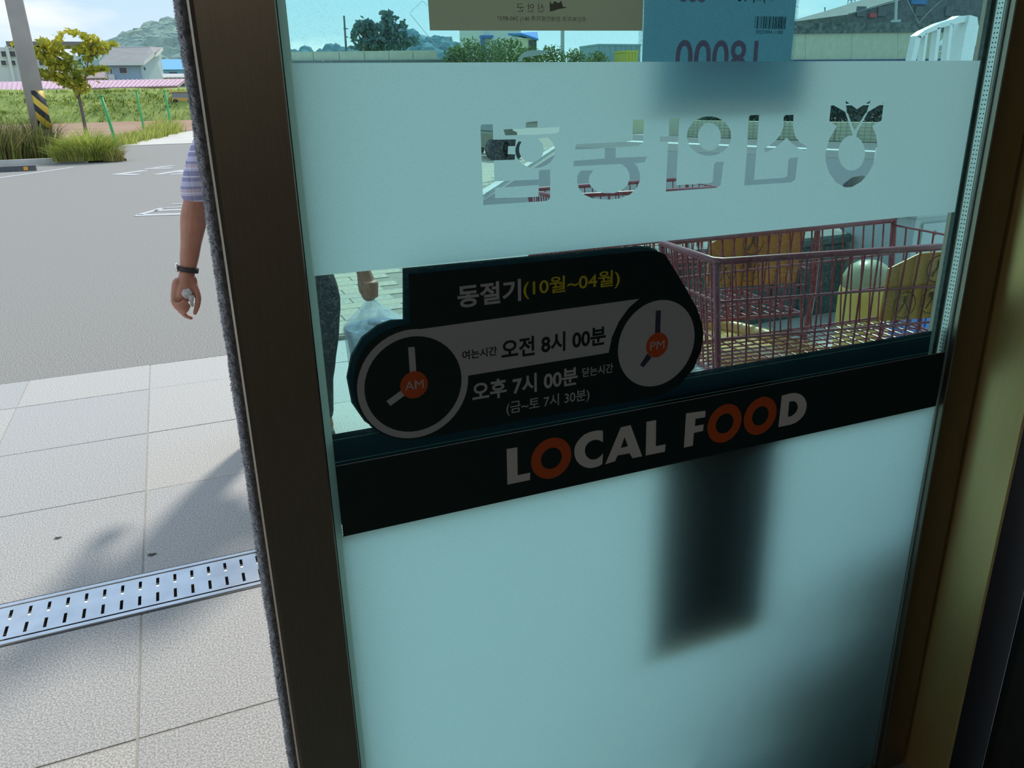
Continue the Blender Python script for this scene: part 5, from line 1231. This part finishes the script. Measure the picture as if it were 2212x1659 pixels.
# right arm and fist closed on the bag
pc_ += [limb([RS,RS.lerp(RE,.5),RE,RE.lerp(RW,.4),RW],[.050,.043,.039,.041,.029]), limb([RW,RH,Fp(797,634,3.20)],[.030,.040,.034],12)]
for k in range(4):
    y=612+8.5*k; pc_.append(limb([Fp(806,y-2,3.205),Fp(812,y,3.185),Fp(803,y+2,3.155),Fp(791,y+3,3.160)],[.0125,.0118,.011,.009],8))
pc_.append(limb([Fp(784,604,3.19),Fp(786,620,3.165),Fp(795,634,3.150)],[.014,.012,.0095],8))
pc_ += [limb([NK-Vector((0,0,.08)),NK,HD-Vector((0,0,.06))],[.062,.054,.055]), ellip(HD,(.076,.095,.112)), ellip(HD+Vector((0,.03,-.06)),(.055,.07,.055)),
        ellip(HD+Vector((0,.098,-.015)),(.014,.022,.022)), ellip(HD+Vector((.078,.0,-.01)),(.012,.022,.032)), ellip(HD+Vector((-.078,.0,-.01)),(.012,.022,.032)),
        limb([PEL,CH,NK-Vector((0,0,.07))],[.10,.12,.06]), limb([LS,NK-Vector((0,0,.1)),RS],[.045,.06,.045]), limb(RL+[RF],[.07,.07,.06,.055,.042,.038,.036]), limb(LL_,[.07,.065,.052,.05,.036])]
pr_son = thing('person','person in a plaid short-sleeved shirt and dark trousers walking away past the door','person',(.33,2.38,0))
body = link('body',blob(pc_,.0042,5),pr_son); body.data.materials.clear(); body.data.materials.append(M['skin'])
def shirtmat():
    m,t=mat('plaid'); tc=node(t,'ShaderNodeTexCoord'); sp_=node(t,'ShaderNodeSeparateXYZ',{0:tc.outputs['Object']})
    def bands(sock,freq,stops):
        a=node(t,'ShaderNodeMath',{0:sock,1:freq},operation='MULTIPLY'); f_=node(t,'ShaderNodeMath',{0:a.outputs[0]},operation='FRACT')
        r=node(t,'ShaderNodeValToRGB',{'Fac':f_.outputs[0]}); r.color_ramp.interpolation='CONSTANT'
        el_=r.color_ramp.elements; el_[0].position=stops[0][0]; el_[0].color=c4(stops[0][1]); el_[1].position=stops[1][0]; el_[1].color=c4(stops[1][1])
        for p_,c_ in stops[2:]: e_=el_.new(p_); e_.color=c4(c_)
        return r.outputs[0]
    lav=(0.60,0.57,0.78); nav=(0.23,0.24,0.43); whi=(0.80,0.78,0.88); pin=(0.62,0.48,0.58)
    A_=bands(sp_.outputs['Z'],11.2,[(0,lav),(.20,nav),(.36,whi),(.42,nav),(.62,lav),(.70,whi),(.76,pin),(.90,nav)])
    B_=bands(sp_.outputs['X'],22.0,[(0,lav),(.35,nav),(.45,whi),(.55,lav)])
    x=node(t,'ShaderNodeMix',{'Factor':.25,'A':A_,'B':B_},data_type='RGBA')
    b=node(t,'ShaderNodeBsdfPrincipled',{'Base Color':x.outputs['Result'],'Roughness':.85}); o=node(t,'ShaderNodeOutputMaterial'); t.links.new(b.outputs[0],o.inputs['Surface']); return m
hemL=Fp(418,416,3.302); hemR=RS.lerp(RE,.78)
sh=blob([limb([PEL+Vector((0,0,-.06)),PEL+Vector((0,0,.12)),CH,CH+Vector((-.01,.01,.12)),NK-Vector((0,0,.06))],[.165,.165,.175,.15,.075],20),
         limb([LS+Vector((.035,0,.0)),LS.lerp(hemL,.45)+Vector((.009,0,0)),hemL+Vector((.008,0,0))],[.066,.060,.057]),limb([RS-Vector((.03,0,0)),RS.lerp(hemR,.45),hemR],[.070,.063,.060]),
         limb([LS+Vector((.0,0,.0)),NK-Vector((0,0,.09)),RS],[.066,.09,.066])],.006,3)
o=link('shirt',sh,pr_son); o.data.materials.clear(); o.data.materials.append(shirtmat()); o['label']='blue and lilac plaid short-sleeved shirt'
tr_=blob([limb([PEL+Vector((0,0,.02)),PEL-Vector((0,0,.10))],[.16,.15],18),limb(RL,[.09,.086,.074,.068,.056,.050]),limb(LL_,[.09,.082,.07,.062,.055])],.006,3)
o=link('trousers',tr_,pr_son); o.data.materials.clear(); o.data.materials.append(pbr('trouser_cloth',(0.035,0.04,0.05),0.9,col2=(0.05,0.055,0.065),scale=60))
def shoe(c, dy):
    return [limb([Vector((c.x,c.y-.06,.04)),Vector((c.x,c.y+.03,.045)),Vector((c.x+.005,c.y+.12,.035)),Vector((c.x+.008,c.y+.18,.03))],[.040,.043,.042,.032],12)]
for c_ in (Vector((RA.x,RA.y-.0,0)),LL_[-1]):
    o=link('shoe',blob(shoe(c_,0),.006,3),pr_son); o.data.materials.clear(); o.data.materials.append(pbr('shoe_leather',(0.03,0.03,0.035),0.5))
mb=MB(); mb.ball(HD+Vector((0,-.012,.022)),1.0,18,12,0,(.083,.098,.106)); o=mb.build('hair',pbr('hair',(0.06,0.06,0.06),0.7,col2=(0.20,0.20,0.20),scale=80),pr_son,True)
# wrist watch
wc=LW; dA=(LE-LW).normalized(); side=dA.cross(Vector((0,1,0))).normalized(); dep=side.cross(dA).normalized()
mb=MB(); vs=[]; n=26
for k in range(n):
    t=2*PI*k/n; d_=side*math.cos(t)*.0365+dep*math.sin(t)*.031
    for hgt,ex_ in ((-.0095,1),(.0095,1),(.0095,1.08),(-.0095,1.08)): vs.append(wc+d_*ex_+dA*hgt)
fs=[]
for k in range(n):
    j=(k+1)%n
    for a_ in range(4): b_=(a_+1)%4; fs.append((k*4+a_,k*4+b_,j*4+b_,j*4+a_))
mb.add(vs,fs); ww=mb.build('wristwatch',pbr('strap',(0.035,0.03,0.035),0.6),pr_son,True); ww['label']='dark strapped wristwatch'
lft=side if side.x<0 else -side
MB().ball(wc+lft*.040,1.0,14,8,0,(.008,.017,.019)).build('watch_case',pbr('steel_case',(0.75,0.75,0.76),0.15,1.0),ww,True)
# crumpled tissue in the hand
ts=MB(); c_=Fp(404,634,3.232); ts.ball(c_,.019,16,12,0,(1,.7,1)); ts.ball(Fp(413,645,3.225),.011,12,8,0,(1,.8,1.5)); ts.ball(Fp(415,656,3.222),.008,10,8,0,(.9,.8,1.8))
for i,v in enumerate(ts.v):
    d_=noise.noise_vector(Vector(v)*95)*.0045; ts.v[i]=(v[0]+d_.x,v[1]+d_.y,v[2]+d_.z)
tag(ts.build('tissue',pbr('tissue_paper',(0.62,0.60,0.60),0.9)), 'crumpled white tissue held in the walking person\'s left hand','tissue')
# clear bag with a pail
bgc=Fp(813,700,3.20); xb_,yb_=bgc.x,bgc.y; zr=bgc.z
def bagmat():
    m,t=mat('clear_bag'); tr=node(t,'ShaderNodeBsdfTransparent',{'Color':(0.93,0.95,0.97,1)}); di=node(t,'ShaderNodeBsdfTranslucent',{'Color':(0.9,0.92,0.95,1)}); d2=node(t,'ShaderNodeBsdfDiffuse',{'Color':(0.85,0.88,0.92,1)}); gl=node(t,'ShaderNodeBsdfGlossy',{'Roughness':.12})
    tc=node(t,'ShaderNodeTexCoord'); nz=node(t,'ShaderNodeTexNoise',{'Vector':node(t,'ShaderNodeMapping',{'Vector':tc.outputs['Object'],'Scale':(24,24,5)}).outputs[0],'Scale':1.0,'Detail':3})
    r=node(t,'ShaderNodeMapRange',{'Value':nz.outputs['Fac'],'From Min':.42,'From Max':.68,'To Min':.22,'To Max':.62})
    a=node(t,'ShaderNodeMixShader',{0:.5,1:di.outputs[0],2:d2.outputs[0]}); b=node(t,'ShaderNodeMixShader',{0:r.outputs[0],1:tr.outputs[0],2:a.outputs[0]}); c_=node(t,'ShaderNodeMixShader',{0:.10,1:b.outputs[0],2:gl.outputs[0]})
    o=node(t,'ShaderNodeOutputMaterial'); t.links.new(c_.outputs[0],o.inputs['Surface']); return m
pg=thing('plastic_bag','clear plastic bag holding a pale pail, carried by the walking person','bag',(xb_,yb_,zr-.3))
mb=MB(); n=28; prof=[(.010,.105),(.022,.095),(.050,.070),(.095,.033),(.128,.006),(.138,-.012),(.134,-.06),(.128,-.16),(.122,-.27),(.10,-.285),(.002,-.287)]
hx,hy=Fp(800,640,3.19).x-xb_, Fp(800,640,3.19).y-yb_; hz=Fp(800,645,3.19).z-zr
vs=[]
for r_,z_ in prof:
    k_=max(0,min(1,z_/.105)); z2=z_ if z_<0 else z_*hz/.105
    for k in range(n):
        t=2*PI*k/n; rw_=r_*(1+.05*math.sin(7*t)*k_+.03*math.sin(11*t+z_*40)*(.3+k_)); vs.append((xb_+hx*k_+rw_*math.cos(t),yb_+hy*k_+rw_*math.sin(t),zr+z2))
mb.add(vs,[(i*n+k,i*n+(k+1)%n,(i+1)*n+(k+1)%n,(i+1)*n+k) for i in range(len(prof)-1) for k in range(n)]); mb.build('film',bagmat(),pg,True)
pm=pbr('pail',(0.42,0.52,0.66),0.4)
pl_=thing('pail','pale blue-grey plastic pail inside the clear carrier bag','pail',(xb_,yb_,zr-.28))
MB().lathe([(.105,-.28),(.124,-.03),(.131,-.026),(.131,-.008),(.124,-.006),(.08,.0),(.078,.006),(.001,.006)],(xb_,yb_,zr),28).build('body',pm,pl_,True)
MB().lathe([(.05,.007),(.052,.014),(.001,.015)],(xb_+.015,yb_,zr),18).build('lid_cap',pbr('pail_cap',(0.25,0.34,0.55),.4),pl_,True)
